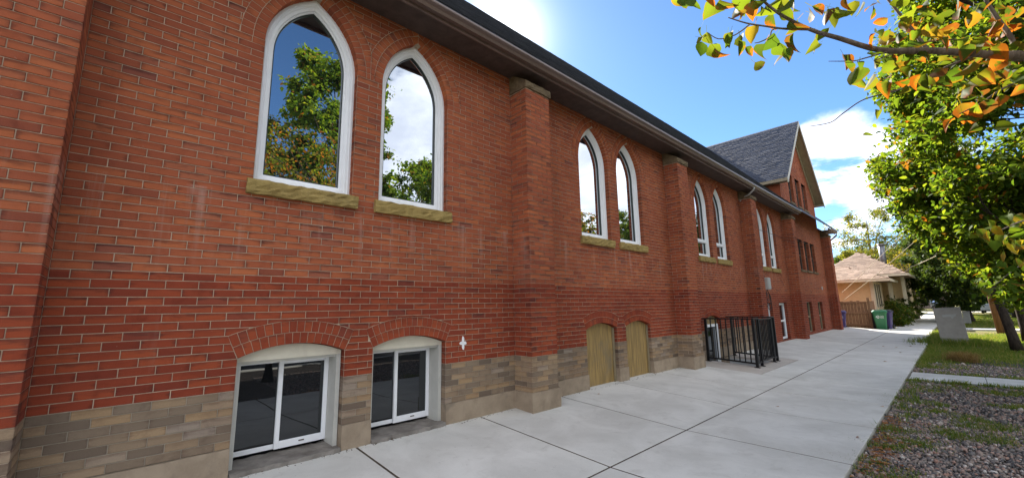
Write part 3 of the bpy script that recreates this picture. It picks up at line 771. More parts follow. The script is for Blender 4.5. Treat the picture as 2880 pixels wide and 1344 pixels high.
for i in (2, 3):
    yc = seg_c[i]; pl = MB()
    P1 = seg_panel(yc, -0.085, 0.006, -0.08); P0 = seg_panel(yc, -0.11, 0.006, -0.08); n = len(P1)
    pl.add(P1+P0, [tuple(range(n))[::-1]]+[(k, (k+1) % n, n+(k+1) % n, n+k) for k in range(n)])
    w = pl.build('plywood_panel', 'plywood', CB)
    tr = MB(); tr.box(-0.082, -0.060, yc+0.405, yc+0.45, -0.05, 0.93); tr.build('edge_batten', 'olive_paint', w)
# doorway at the foot of the steps
yc = seg_c[4]; pl = MB()
P1 = seg_panel(yc, -0.085, 0.006, 0.82); P0 = seg_panel(yc, -0.11, 0.006, 0.82); n = len(P1)
pl.add(P1+P0, [tuple(range(n))[::-1]]+[(k, (k+1) % n, n+(k+1) % n, n+k) for k in range(n)]); pl.build('plywood_panel', 'plywood', CB)
dr = MB()
for a, b in ((-0.45, -0.385), (0.385, 0.45)): dr.box(-0.16, -0.06, yc+a, yc+b, -0.72, 0.819, 0.004)
dr.box(-0.16, -0.061, yc-0.384, yc+0.384, 0.75, 0.818, 0.004); dr.box(-0.15, -0.10, yc-0.384, yc+0.384, -0.72, -0.62, 0.004)
w = dr.build('basement_door', 'white_paint', CB)
g = MB(); g.quad((-0.12, yc-0.39, -0.63), (-0.12, yc+0.39, -0.63), (-0.12, yc+0.39, 0.76), (-0.12, yc-0.39, 0.76)); g.build('pane', 'glass_mid', w)

def rect_window(yc, h, a, b, name, fm, gm, sash=True, fw=0.055, sill=None, x=-0.10, parent=CB, thin=0.03):
    f = MB(); f.box(x-0.06, x, yc-h, yc-h+fw, a, b, 0.004); f.box(x-0.06, x, yc+h-fw, yc+h, a, b, 0.004)
    f.box(x-0.06, x-0.001, yc-h+fw, yc+h-fw, b-fw, b, 0.004); f.box(x-0.06, x-0.001, yc-h+fw, yc+h-fw, a, a+fw, 0.004)
    o = f.build(name, fm, parent)
    if sash:
        s = MB(); zm = (a+b)/2; s.box(x-0.055, x-0.012, yc-h+fw, yc+h-fw, zm-thin, zm+thin, 0.003); s.build('meeting_rail', fm, o)
    g = MB(); g.quad((x-0.035, yc-h+0.02, a+0.02), (x-0.035, yc+h-0.02, a+0.02), (x-0.035, yc+h-0.02, b-0.02), (x-0.035, yc-h+0.02, b-0.02)); g.build('pane', gm, o)
    if sill: s = rough_box(-0.13, 0.045, yc-h-0.04, yc+h+0.04, a-0.09, a-0.003, 0.003, 2, 6, 2, int(yc*100)); s.build('window_ledge', sill, o)
    return o
rect_window(15.92, 0.33, 0.04, 1.31, 'sash_window', 'white_paint', 'glass_mid')
rect_window(17.55, 0.50, 0.04, 1.31, 'sash_window', 'white_paint', 'glass_mid', fw=0.07)
for yc in (21.53, 23.60): rect_window(yc, 0.46, 0.06, 1.355, 'sash_window', 'olive_paint', 'glass_mid', fw=0.05)
for yc, h, a, b in rects[4:]: rect_window(yc, h, a, b, 'sash_window', 'brown_paint', 'glass_mid', sill='cap_stone', fw=0.05)
for yc, h, a, b in grects: rect_window(yc, h, a, b, 'sash_window', 'brown_paint', 'glass_mid', sill='cap_stone', fw=0.05)

# buttresses ---------------------------------------------------------
bq = []
for bi, y0 in enumerate(BUT):
    y1 = y0+BW; red0 = bi >= 4
    co = MB(); co.box(-0.02, BX-0.005, y0+0.005, y1-0.005, -0.5, 4.57); b = co.build('buttress', 'mortar', CB)
    fr = MB(); fb = MB()
    n0 = -12 if red0 else -7
    for n in range(n0, 59):
        zb, zt = Z0+n*CH+JT/2, Z0+(n+1)*CH-JT/2
        if zt > 4.555: break
        tgt = fb if (n < 0 and not red0) else fr
        dpt = 0.104; j = JT/2; L = []
        if n % 2 == 0:
            L += [(BX-dpt, BX, y0, y0+0.2092), (BX-dpt, BX, y0+0.2092, y0+0.4184), (BX-dpt, BX, y0+0.4184, y1)]
            L += [(BX-dpt-0.2127, BX-dpt, y0, y0+0.1), (-0.03, BX-dpt-0.2127, y0, y0+0.1), (BX-dpt-0.2127, BX-dpt, y1-0.1, y1), (-0.03, BX-dpt-0.2127, y1-0.1, y1)]
        else:
            L += [(BX-0.2127, BX, y0, y0+0.1046), (BX-dpt, BX, y0+0.1046, y0+0.3138), (BX-dpt, BX, y0+0.3138, y1), (-0.03, BX-0.2127, y0, y0+0.1), (-0.03, BX-dpt, y1-0.1, y1)]
        for (xa, xb, ya_, yb_) in L:
            if xb < 0.012: continue
            e = rnd.uniform(-0.001, 0.001)
            tgt.add(*chbox(xa+(j if xa > -0.02 else 0), xb-(j if xb < BX-0.001 else 0)+e, ya_+(j if ya_ > y0+0.001 else 0), yb_-(j if yb_ < y1-0.001 else 0), zb, zt, 0.0025))
    fr.build('red_bricks', 'brick_red', b, kind='stuff')
    if fb.v: fb.build('buff_bricks', 'brick_buff', b, kind='stuff')
    if not red0: rough_box(-0.02, BX+0.024, y0-0.022, y1+0.022, -0.55, 0.217, 0.0035, 3, 5, 5, 300+bi).build('base_stone', 'base_stone', b)
    # weathered cap: sloping top, rough front
    cp = rough_box(-0.01, BX+0.030, y0-0.014, y1+0.024, 4.562, 4.66, 0.006, 5, 9, 3, 400+bi)
    cp.v = [(x, y, z+(0.24*(1-max(x, 0)/(BX+0.030)) if z > 4.63 else 0)) for x, y, z in cp.v]
    cp.build('stone_cap', 'cap_stone', b)

# eaves, gutter, roof ------------------------------------------------
ZE = 4.95; XE = 0.56; PM = 1.065; XR = -4.14; ZR = ZE+PM*(XE-XR)
ev = [(YA, 19.15, 0.0)]
def eaves(ya, yb, dz=0.0):
    s = MB(); s.box(-0.2, 0.415, ya, yb, 4.835+dz, 4.86+dz); s.build('soffit', 'soffit_dark', CB)
    s = MB(); s.box(0.416, 0.44, ya, yb+0.01, 4.795+dz, 4.965+dz, 0.003); s.build('fascia', 'fascia_brown', CB)
    # moulded gutter profile swept along the eave
    pr = [(0.442, 4.835), (0.505, 4.835), (0.512, 4.850), (0.520, 4.868), (0.538, 4.885), (0.552, 4.895), (0.556, 4.908), (0.556, 4.928), (0.548, 4.934), (0.540, 4.930), (0.540, 4.900), (0.500, 4.850), (0.446, 4.848), (0.442, 4.93)]
    g = MB(); n = len(pr); pts = [(x, ya, z+dz) for x, z in pr]+[(x, yb+0.03, z+dz) for x, z in pr]
    g.add(pts, [(k, n+k, n+k+1, k+1) for k in range(n-1)]+[tuple(range(n)), tuple(range(n, 2*n))[::-1]]); g.build('gutter', 'gutter_brown', CB)
eaves(YA, 19.5); eaves(25.35, 26.95)
for yy in (13.9,):
    s = MB(); s.tube([(0.50, yy, 4.85), (0.49, yy, 4.79), (0.30, yy+0.08, 4.66), (0.10, yy+0.1, 4.60), (0.05, yy+0.1, 4.50)], 0.027, 8); s.build('gutter_elbow', 'meter_grey', CB, True)
def shingle_slope(org, u, dn, nrm, ulen, slen, inside=None, expo=0.142, tab=0.30, thick=0.010, seed=0):
    """rows of overlapping tabs; org = lower corner at the eave, u along the eave, dn = up the slope"""
    r = random.Random(seed); mb = MB(); org, u, dn, nrm = (np.array(a, float) for a in (org, u, dn, nrm))
    rows = int(slen/expo)+1
    for i in range(rows):
        s0 = i*expo; off = r.uniform(0, tab); k = -1
        a = -off
        while a < ulen:
            w = tab*r.choice((0.6, 0.8, 1.0, 1.15)); b = a+w
            a_, b_ = max(a, 0), min(b, ulen); a = b
            if b_-a_ < 0.02: continue
            s1 = min(s0+expo*1.15, slen)
            if s1-s0 < 0.02: continue
            mid = org+u*(a_+b_)/2+dn*(s0+s1)/2
            if inside and not inside(mid): continue
            t0 = thick*(1+r.uniform(0, 0.5)); g = 0.004
            p = [org+u*(a_+g)+dn*s0, org+u*(b_-g)+dn*s0, org+u*(b_-g)+dn*s1, org+u*(a_+g)+dn*s1]
            q = [p[0]+nrm*t0, p[1]+nrm*t0, p[2]+nrm*0.001, p[3]+nrm*0.001]
            mb.add(p[:2]+q, [(0, 1, 3, 2), (2, 3, 4, 5)])
    return mb
nr = np.array([PM, 0, 1.0]); nr /= np.linalg.norm(nr); dn = np.array([-1.0, 0, PM]); sl_ = np.linalg.norm(dn)*(XE-XR); dn /= np.linalg.norm(dn)
YEND = 29.4  # roof end over the added rear wing, set by where its shadow falls
rf = MB()          # deck: front and back slopes, gable ends closed
t_ = 0.05
for (ya, yb, xe) in ((YA, 27.0, XE-0.01), (27.0, YEND, -0.45)):
    ze = ZE+PM*(XE-xe)
    xb = 2*XR-xe
    pr = [(xe, ze-0.006), (XR, ZR-0.006), (xb, ze-0.006), (xb, ze-0.10), (XR, ZR-0.14), (xe, ze-0.05)]
    n = 6; rf.add([(x, ya, z) for x, z in pr]+[(x, yb, z) for x, z in pr], [(k, (k+1) % n, n+(k+1) % n, n+k) for k in range(n)]+[(0, 5, 4, 1), (1, 4, 3, 2), (6, 7, 10, 11), (7, 8, 9, 10)])
roof = rf.build('main_roof', 'shingle_slate', CB)
inG = lambda p: p[2] < ZGP-GM*abs(p[1]-YG)-0.02 and abs(p[1]-YG) < GH-0.05        # part of main slope under the cross gable
shingle_slope((XE, YA, ZE), (0, 1, 0), dn, nr, 27.0-YA, sl_, lambda p: not inG(p), seed=3).build('shingles', 'shingle_slate', roof, kind='stuff')
# gable end walls and an unseen rear wing, added for the shadow it casts
ew = MB()
ew.add([(XE-0.6, YA+0.02, 4.8), (XR, YA+0.02, ZR-0.2), (2*XR-XE+0.6, YA+0.02, 4.8), (XE-0.6, YA+0.02, -0.5), (2*XR-XE+0.6, YA+0.02, -0.5)], [(0, 3, 4, 2, 1)])
ew.build('end_wall', 'brick_red', CB)
rw = MB(); rw.box(-7.4, -1.0, YB, YEND-0.3, -0.5, 5.4); rw.add([(-1.0, YEND-0.32, 5.3), (XR, YEND-0.32, ZR-0.3), (-7.4, YEND-0.32, 5.3)], [(0, 1, 2)]); rw.build('added_rear_wing', 'brick_red', CB)
# corner of the wall beyond the last buttress
cw = MB(); cw.box(-0.42, -0.006, YB, YB+0.012, -0.5, 4.86); cw.box(-1.0, -0.42, YB, YB+0.012, -0.5, 4.86); cw.build('corner_wall', 'brick_red', CB)

# cross gable
OV = 0.38; HE = 3.40; ZGE = ZGP-GM*HE
dg = np.array([0, 1.0, GM]); lg = np.linalg.norm(dg)*HE; dg /= np.linalg.norm(dg); ng = np.array([0, -GM, 1.0]); ng /= np.linalg.norm(ng)
gr = MB(); pr = [(YG-HE, ZGE-0.006), (YG, ZGP-0.006), (YG+HE, ZGE-0.006), (YG+HE, ZGE-0.05), (YG, ZGP-0.10), (YG-HE, ZGE-0.05)]; n = 6
x0, x1 = -4.2, OV-0.03
gr.add([(x1, y, z) for y, z in pr]+[(x0, y, z) for y, z in pr], [(k, (k+1) % n, n+(k+1) % n, n+k) for k in range(n)]+[(0, 5, 4, 1), (1, 4, 3, 2)])
groof = gr.build('gable_roof', 'shingle_slate', CB)
above = lambda p: p[2] > ZE+PM*(XE-p[0])-0.05
shingle_slope((OV, YG-HE, ZGE), (-1, 0, 0), dg, ng, OV+4.2, lg, above, seed=5).build('shingles', 'shingle_slate', groof, kind='stuff')
shingle_slope((OV, YG+HE, ZGE), (-1, 0, 0), dg*np.array([1, -1, 1]), ng*np.array([1, -1, 1]), OV+4.2, lg, above, seed=6).build('shingles', 'shingle_slate', groof, kind='stuff')
for sg in (-1, 1):
    rk = MB(); a = np.array([0, YG+sg*HE, ZGE]); b_ = np.array([0, YG, ZGP]); w0 = 0.20
    for xa, xb_, dz0, dz1, nm in ((OV-0.028, OV+0.004, -0.012, -0.21, 'rake'),):
        P = [(xa, a[1], a[2]+dz0), (xa, b_[1], b_[2]+dz0), (xa, b_[1], b_[2]+dz1), (xa, a[1]-sg*0.02, a[2]+dz1), (xb_, a[1], a[2]+dz0), (xb_, b_[1], b_[2]+dz0), (xb_, b_[1], b_[2]+dz1), (xb_, a[1]-sg*0.02, a[2]+dz1)]
        rk.add(P, [(0, 1, 2, 3), (4, 7, 6, 5), (0, 4, 5, 1), (1, 5, 6, 2), (2, 6, 7, 3), (3, 7, 4, 0)])
    rk.build('rake_board', 'rake_edge', groof)
    sf = MB(); P = [(0.0, a[1], a[2]-0.06), (0.0, b_[1], b_[2]-0.11), (OV-0.03, b_[1], b_[2]-0.11), (OV-0.03, a[1], a[2]-0.06)]
    P2 = [(p[0], p[1], p[2]-0.03) for p in P]; sf.add(P+P2, [(0, 1, 2, 3), (4, 7, 6, 5), (0, 3, 7, 4), (1, 5, 6, 2), (2, 6, 7, 3)]); sf.build('rake_soffit', 'rake_tan', groof)
    fz = MB(); za = GM*0.33
    P = [(0.004, YG+sg*(GH+0.03), ZGP-GM*(GH+0.03)-0.14), (0.004, YG, ZGP-0.14), (0.004, YG, ZGP-0.44), (0.004, YG+sg*(GH+0.03), ZGP-GM*(GH+0.03)-0.40)]
    P2 = [(0.035, p[1], p[2]) for p in P]; fz.add(P+P2, [(4, 5, 6, 7), (7, 6, 5, 4)][:1]+[(0, 4, 7, 3), (3, 7, 6, 2), (0, 1, 5, 4)]); fz.build('frieze_board', 'rake_tan', groof)
    se = MB(); y0_, y1_ = sorted((YG+sg*(GH-0.02), YG+sg*HE)); se.box(-2.5, OV-0.03, y0_, y1_, ZGE-0.115, ZGE-0.095); se.box(-2.5, OV-0.031, YG+sg*HE-0.012, YG+sg*HE+0.012, ZGE-0.13, ZGE-0.012); se.build('eave_return', 'rake_tan', groof)
# gable side walls above the main roof
for sg in (-1, 1):
    gs = MB(); yy = YG+sg*GH; gs.box(-1.6, -0.006, yy-0.006, yy+0.006, 4.9, ZGE-0.09); gs.build('gable_side_wall', 'brick_red', CB)
gi = MB(); gi.box(-3.5, -0.16, YG-GH+0.02, YG+GH-0.02, 4.8, 6.35); gi.build('gable_core', 'interior_dark', CB)
gm_ = MB()  # mortar backing of the gable front is part of the wall mesh
# downspout at the far corner
ds = MB(); ds.tube([(0.50, 26.9, 4.85), (0.50, 26.9, 4.74), (0.20, 26.75, 4.45), (0.10, 26.70, 4.30), (0.09, 26.70, 2.0), (0.09, 26.70, 0.05), (0.20, 26.72, -0.06)], 0.045, 8)
ds.build('downspout', 'gutter_brown', CB, True)
# small things fixed to the wall
vt = MB(); vt.box(-0.002, 0.02, 24.36, 24.52, 1.90, 2.05, 0.004); vt.box(0.02, 0.03, 24.38, 24.50, 1.93, 1.95); vt.box(0.02, 0.03, 24.38, 24.50, 1.97, 1.99); vt.box(0.02, 0.03, 24.38, 24.50, 2.01, 2.03); vt.build('vent', 'meter_grey', CB)
pm = MB(); pts = []
for k in range(22):
    a = 2*math.pi*k/22; rr = 0.030+0.045*abs(math.cos(2*a))**2.2*(1.0 if abs(math.sin(a)) < 0.7 else 1.35); rr *= rnd.uniform(0.85, 1.12); pts.append((3.185+rr*0.8*math.cos(a), 0.905+rr*math.sin(a)))
n = len(pts); pm.add([(0.0035, y, z) for y, z in pts]+[(-0.003, y, z) for y, z in pts], [tuple(range(n))]+[(k, n+k, n+(k+1) % n, (k+1) % n) for k in range(n)]); tag(pm.build('paint_patch', 'patch_white', CB), 'small white cross-shaped filler patch on the brick')
# ------------------------------------------------------------------ ground
PIT = (0.03, 1.04, 10.56, 11.86)
gx = [-400, PIT[0], PIT[1], 8.0, 16.0, 400]; gy = [-400, PIT[2], PIT[3], 400]
g = MB(); GZ = -0.205
for i in range(5):
    for j in range(3):
        if (i == 1 and j == 1) or i == 3: continue
        g.quad((gx[i], gy[j], GZ), (gx[i+1], gy[j], GZ), (gx[i+1], gy[j+1], GZ), (gx[i], gy[j+1], GZ))
tag(g.build('ground', 'lawn'), kind='structure')
s = MB(); s.quad((7.98, -400, -0.31), (16.02, -400, -0.31), (16.02, 400, -0.31), (7.98, 400, -0.31)); tag(s.build('street', 'asphalt'), kind='structure')
for x0 in (7.85, 16.0):
    k = MB(); k.box(x0, x0+0.15, -120, 250, -0.45, -0.155, 0.012); tag(k.build('kerb', 'slab_concrete'), kind='structure')

# sidewalk: two rows of slabs; the inner row falls away from the wall
SW = empty('sidewalk', (0, 0, 0)); tag(SW, kind='structure')
def slab(name, xa, xb, ya, yb, za, zb, parent, mat='slab_concrete', ch=0.003, gap=0.0105, th=0.14):
    gy_ = gap*1.2; P, F, uv = chbox(xa+gap, xb-gap, ya+gy_, yb-gy_, -th, 0.0, ch)
    P = [(x, y, z+za+(zb-za)*(x-xa)/(xb-xa)) for x, y, z in P]
    mb = MB(); mb.add(P, F, uv); return mb.build(name, mat, parent)
XJ, XK = 1.920, 3.465
zin = lambda x: -0.012-0.0615*x
jy = [-1.29, 0.28, 1.86, 3.445, 5.03, 6.604, 8.126, 9.66]
for a, b in zip(jy[:-1], jy[1:]):
    slab('slab', -0.30, XJ, a, b, zin(-0.30), zin(XJ), SW); slab('slab', XJ, XK, a, b, -0.131, -0.137, SW)
jr = [9.66+1.56*k for k in range(13)]
for a, b in zip(jr[:-1], jr[1:]): slab('slab', XJ, XK, a, b, -0.131, -0.137, SW)
slab('slab', 1.395, XJ, 9.66, 11.22, zin(1.395), zin(XJ), SW); slab('slab', 1.395, XJ, 11.22, 12.58, zin(1.395), zin(XJ), SW)
jl = [12.58, 16.67, 19.0, 21.6, 24.2, 26.6, 28.38]
for a, b in zip(jl[:-1], jl[1:]): slab('slab', -0.02, XJ, a, b, zin(0), zin(XJ), SW)
def joint(xa, xb, ya, yb, dz=-0.0045):
    mb = MB(); mb.quad((xa, ya, zt_(xa)+dz), (xb, ya, zt_(xb)+dz), (xb, yb, zt_(xb)+dz), (xa, yb, zt_(xa)+dz)); mb.build('joint_seal', 'soil', SW)
def zt_(x): return zin(x) if x <= XJ else -0.131-0.006*(x-XJ)/(XK-XJ)
joint(XJ-0.0135, XJ+0.0135, -1.29, 28.38)
for y in jy[1:]: joint(-0.02, XJ-0.012, y-0.016, y+0.016); joint(XJ+0.012, XK, y-0.016, y+0.016)
for y in jr[1:-1]: joint(XJ+0.012, XK, y-0.016, y+0.016)
for y in jl[:-1]: joint(0.0 if y > 13 else 1.395, XJ-0.012, y-0.016, y+0.016)
# patched concrete around the stairwell
def zp(x): return zin(x)+0.002
for (xa, xb, ya, yb) in ((-0.02, 1.395, 9.66, PIT[2]), (-0.02, 1.395, PIT[3], 12.58), (PIT[1], 1.395, PIT[2], PIT[3])):
    slab('patch_slab', xa, xb, ya, yb, zp(xa), zp(xb), SW, 'patch_concrete', 0.003, 0.001)
pw = MB(); th = 0.08; zb_ = -0.80
pw.box(PIT[0]-0.03, PIT[1]+th, PIT[2]-th, PIT[2], zb_, -0.09); pw.box(PIT[0]-0.03, PIT[1]+th, PIT[3], PIT[3]+th, zb_, -0.09)
pw.box(PIT[1], PIT[1]+th, PIT[2], PIT[3], zb_, -0.09)
pw.box(-0.4, PIT[1], PIT[2], PIT[3], zb_-0.05, zb_+0.06); pw.box(0.36, PIT[1], PIT[2]+0.002, PIT[3]-0.002, zb_, -0.58); pw.box(0.60, PIT[1], PIT[2]+0.003, PIT[3]-0.003, zb_, -0.40); pw.box(0.82, PIT[1], PIT[2]+0.004, PIT[3]-0.004, zb_, -0.22)
tag(pw.build('stairwell', 'pit_concrete'), kind='structure')
pc = MB(); pc.box(-0.30, 0.02, PIT[2]-0.1, PIT[3]+0.1, zb_, -0.62); 
# far walk beyond the corner, pale path across the verge
FW = empty('far_walk', (0, 0, 0)); tag(FW, kind='structure')
y = 28.38
for k in range(22):
    slab('slab', 1.72+0.01*k, 3.35+0.015*k, y, y+1.9, -0.136, -0.140, FW); y += 1.9
for xa, xb in ((-30, -10), (-10, 1.7), (1.72, 3.6), (3.6, 7.8)): slab('cross_slab', xa, xb, 71.0, 74.5, -0.137, -0.139, FW)
VP = empty('verge_path', (0, 0, 0)); tag(VP, kind='structure')
for xa, xb in ((3.49, 4.50), (4.50, 5.95), (5.95, 7.84)): slab('slab', xa, xb, 11.16, 12.20, -0.142, -0.145, VP, gap=0.004)
for xa, xb in ((3.9, 5.6), (5.6, 7.84)): slab('slab', xa, xb, 31.0, 32.4, -0.142, -0.145, VP, gap=0.004)
# gravel bed (sheet just above the lawn sheet, holding the loose stones)
gb = MB(); nx, ny = 22, 60
hx = lambda i: 3.462+(7.84-3.462)*i/nx
hy = lambda j: -3.0+19.6*j/ny
hz = {}
for i in range(nx+1):
    for j in range(ny+1): hz[i, j] = -0.190+rnd.uniform(-0.006, 0.008)-(0.012 if i == 0 else 0)
gb.add([(hx(i), hy(j), hz[i, j]) for i in range(nx+1) for j in range(ny+1)], [(i*(ny+1)+j, (i+1)*(ny+1)+j, (i+1)*(ny+1)+j+1, i*(ny+1)+j+1) for i in range(nx) for j in range(ny)])
tag(gb.build('gravel_bed', 'gravel_ground'), kind='structure')
# loose stones
ico = []
ph = (1+5**.5)/2
for a in (-1, 1):
    for b in (-ph, ph): ico += [(0, a, b), (a, b, 0), (b, 0, a)]
ico = np.array(ico, float); ico /= np.linalg.norm(ico[0])
tri = []
for i in range(12):
    for j in range(i+1, 12):
        for k in range(j+1, 12):
            d = [np.linalg.norm(ico[p]-ico[q]) for p, q in ((i, j), (j, k), (i, k))]
            if max(d) < 1.2:
                nrm = np.cross(ico[j]-ico[i], ico[k]-ico[i]); tri.append((i, j, k) if nrm@ico[i] > 0 else (i, k, j))
tri = np.array(tri)
def rotmats(n, r):
    q = r.normal(size=(n, 4)); q /= np.linalg.norm(q, axis=1)[:, None]; w, x, y, z = q.T
    return np.stack([np.stack([1-2*(y*y+z*z), 2*(x*y-z*w), 2*(x*z+y*w)], -1), np.stack([2*(x*y+z*w), 1-2*(x*x+z*z), 2*(y*z-x*w)], -1), np.stack([2*(x*z-y*w), 2*(y*z+x*w), 1-2*(x*x+y*y)], -1)], 1)
def stones(N, xr, yr, size, seed, keep=None):
    r = np.random.default_rng(seed)
    p = np.stack([r.uniform(*xr, N), r.uniform(*yr, N)], -1)
    if keep is not None: p = p[keep(p)]
    n = len(p); s = size*np.exp(r.normal(0, 0.32, n))
    sc = np.stack([np.ones(n), r.uniform(0.6, 0.95, n), r.uniform(0.45, 0.75, n)], -1)*s[:, None]
    V = ico[None]*(1+r.normal(0, 0.13, (n, 12, 1)))*sc[:, None, :]
    V = np.einsum('nij,nvj->nvi', rotmats(n, r), V)
    V[:, :, 0] += p[:, 0:1]; V[:, :, 1] += p[:, 1:2]; V[:, :, 2] += -0.184+(s*r.uniform(0.0, 0.55, n))[:, None]
    F = tri[None]+12*np.arange(n)[:, None, None]
    return V.reshape(-1, 3), F.reshape(-1, 3)
nopath = lambda p: ~((p[:, 1] > 11.12) & (p[:, 1] < 12.24))
V1, F1 = stones(38000, (3.475, 6.4), (2.4, 8.2), 0.0135, 1)
V2, F2 = stones(17000, (3.475, 6.0), (8.2, 14.6), 0.016, 2, nopath)
me = arr_mesh('gravel', np.concatenate([V1, V2]), [np.concatenate([F1, F2+len(V1)])], 'pebble')
tag(put(bpy.data.objects.new('gravel', me)), 'loose mixed grey and pink gravel on the verge beside the sidewalk', 'gravel', kind='stuff')

# grass blades
def blades(C, n_each, spread, h, seed, width=0.004, lean=0.5):
    r = np.random.default_rng(seed); C = np.asarray(C, float); n = len(C)*n_each
    c = np.repeat(C, n_each, 0); p = c[:, :2]+r.normal(0, 1, (n, 2))*(spread if np.isscalar(spread) else np.repeat(spread, n_each)[:, None])
    hh = (h if np.isscalar(h) else np.repeat(h, n_each))*r.uniform(0.5, 1.2, n)
    a = r.uniform(0, 2*np.pi, n); l = r.uniform(0.1, 1.0, n)*lean*hh; b = r.uniform(0, 2*np.pi, n)
    w = width*r.uniform(0.7, 1.4, n); z0 = (c[:, 2] if C.shape[1] > 2 else np.full(n, -0.20))
    dx, dy = np.cos(a)*w, np.sin(a)*w; lx, ly = np.cos(b)*l, np.sin(b)*l
    V = np.stack([np.stack([p[:, 0]-dx, p[:, 1]-dy, z0], -1), np.stack([p[:, 0]+dx, p[:, 1]+dy, z0], -1),
                  np.stack([p[:, 0]+dx*.8+lx*.4, p[:, 1]+dy*.8+ly*.4, z0+hh*.6], -1), np.stack([p[:, 0]-dx*.8+lx*.4, p[:, 1]-dy*.8+ly*.4, z0+hh*.6], -1),
                  np.stack([p[:, 0]+lx, p[:, 1]+ly, z0+hh], -1)], 1)
    o = 5*np.arange(n)[:, None]
    return V.reshape(-1, 3), o+np.array([0, 1, 2, 3]), o+np.array([3, 2, 4])
def blade_obj(name, parts, mat, label, cat):
    Vs = []; Q = []; T = []; o = 0
    for V, q, t3 in parts: Vs.append(V); Q.append(q+o); T.append(t3+o); o += len(V)
    me = arr_mesh(name, np.concatenate(Vs), [np.concatenate(Q), np.concatenate(T)], mat)
    return tag(put(bpy.data.objects.new(name, me)), label, cat, kind='stuff')
r = np.random.default_rng(5)
tuft_px = [(2400, 1280), (2470, 1245), (2520, 1250), (2590, 1240), (2610, 1245), (2500, 1205), (2540, 1200), (2590, 1165), (2560, 1145), (2610, 1130), (2640, 1150), (2680, 1165), (2720, 1185), (2750, 1175), (2790, 1200), (2830, 1195), (2870, 1210), (2770, 1220), (2640, 1205), (2660, 1210),
           (2520, 1130), (2560, 1095), (2600, 1085), (2630, 1095), (2570, 1065), (2620, 1070), (2700, 1085), (2760, 1095), (2790, 1100), (2850, 1105), (2870, 1100), (2830, 1140), (2860, 1140), (2720, 1225), (2800, 1235), (2490, 1335), (2530, 1330), (2700, 1080), (2520, 1115), (2600, 1125)]
C = []; sp = []
for px, py in tuft_px:
    q = onZ(px, py, -0.14)
    for k in range(4):
        C.append((q[0]+r.normal(0, 0.10), q[1]+r.normal(0, 0.075), -0.185)); sp.append(abs(r.normal(0.045, 0.02))+0.015)
tufts = blades(C, 60, np.array(sp), 0.055, 6, 0.0026, 0.9)
lawnC = np.stack([r.uniform(3.5, 7.8, 5200), r.uniform(13.3, 28.0, 5200)], -1); lawnC = np.concatenate([lawnC, np.full((5200, 1), -0.20)], 1)
dens = np.sin(lawnC[:, 0]*2.1+1)*np.cos(lawnC[:, 1]*0.9)+r.normal(0, 0.5, 5200)
lawnC = lawnC[dens > -0.30]
lawn = blades(lawnC, 13, 0.07, 0.085, 7, 0.0045, 0.9)
edgeC = [(3.56+abs(r.normal(0, 0.07)), y_, -0.20) for y_ in np.concatenate([r.uniform(13.2, 27.5, 260), r.uniform(6.0, 13.0, 16)])]
edge = blades(edgeC, 14, 0.05, 0.11, 8, 0.004, 1.0)
pathC = [(x_, 12.24+abs(r.normal(0, .12)), -0.16) for x_ in r.uniform(3.6, 6.0, 45)]+[(x_, 11.12-abs(r.normal(0, .07)), -0.16) for x_ in r.uniform(3.6, 6.0, 40)]
path = blades(pathC, 24, 0.05, 0.07, 9, 0.0035, 0.9)
boxC = [(4.1+r.normal(0, .45), 21.0+r.normal(0, .5), -0.20) for _ in range(150)]+[(3.65+r.normal(0, .12), r.uniform(20.5, 26.5), -0.20) for _ in range(230)]
tall = blades(boxC, 16, 0.06, 0.24, 10, 0.005, 0.8)
farC = np.stack([r.uniform(3.7, 8.0, 3000), r.uniform(32.6, 62.0, 3000), np.full(3000, -0.20)], -1)
far = blades(farC, 8, 0.10, 0.07, 11, 0.008, 0.9)
blade_obj('grass', [tufts, lawn, edge, path, tall, far], 'grass', 'ragged green grass growing through the gravel and over the verge', 'grass')
q = onZ(2708, 1012, -0.15)
dry = blades([(q[0]+r.normal(0, .10), q[1]+r.normal(0, .09), -0.20) for _ in range(26)], 60, 0.05, 0.24, 12, 0.004, 1.1)
o = blade_obj('dry_grass_clump', [dry], 'grass_dry', 'brown dried grass clump on the verge in front of the utility box', 'grass')
del o['kind']
# grit and crumbled mortar along the foot of the wall
Vg, Fg = stones(2600, (0.018, 0.085), (0.4, 13.8), 0.0055, 31)
Vg[:, 2] += 0.184-0.006+np.interp(Vg[:, 0], [0, 1], [zin(0), zin(1)])
okb = np.ones(len(Vg)//12, bool)
for y_ in BUT[:4]: okb &= ~((Vg[::12, 1] > y_-0.06) & (Vg[::12, 1] < y_+BW+0.06))
Fg = Fg.reshape(-1, 20, 3)[okb].reshape(-1, 3)
tag(put(bpy.data.objects.new('wall_foot_grit', arr_mesh('wall_foot_grit', Vg, [Fg], 'soil'))), 'dark grit and crumbs lying along the foot of the church wall', 'grit', kind='stuff')
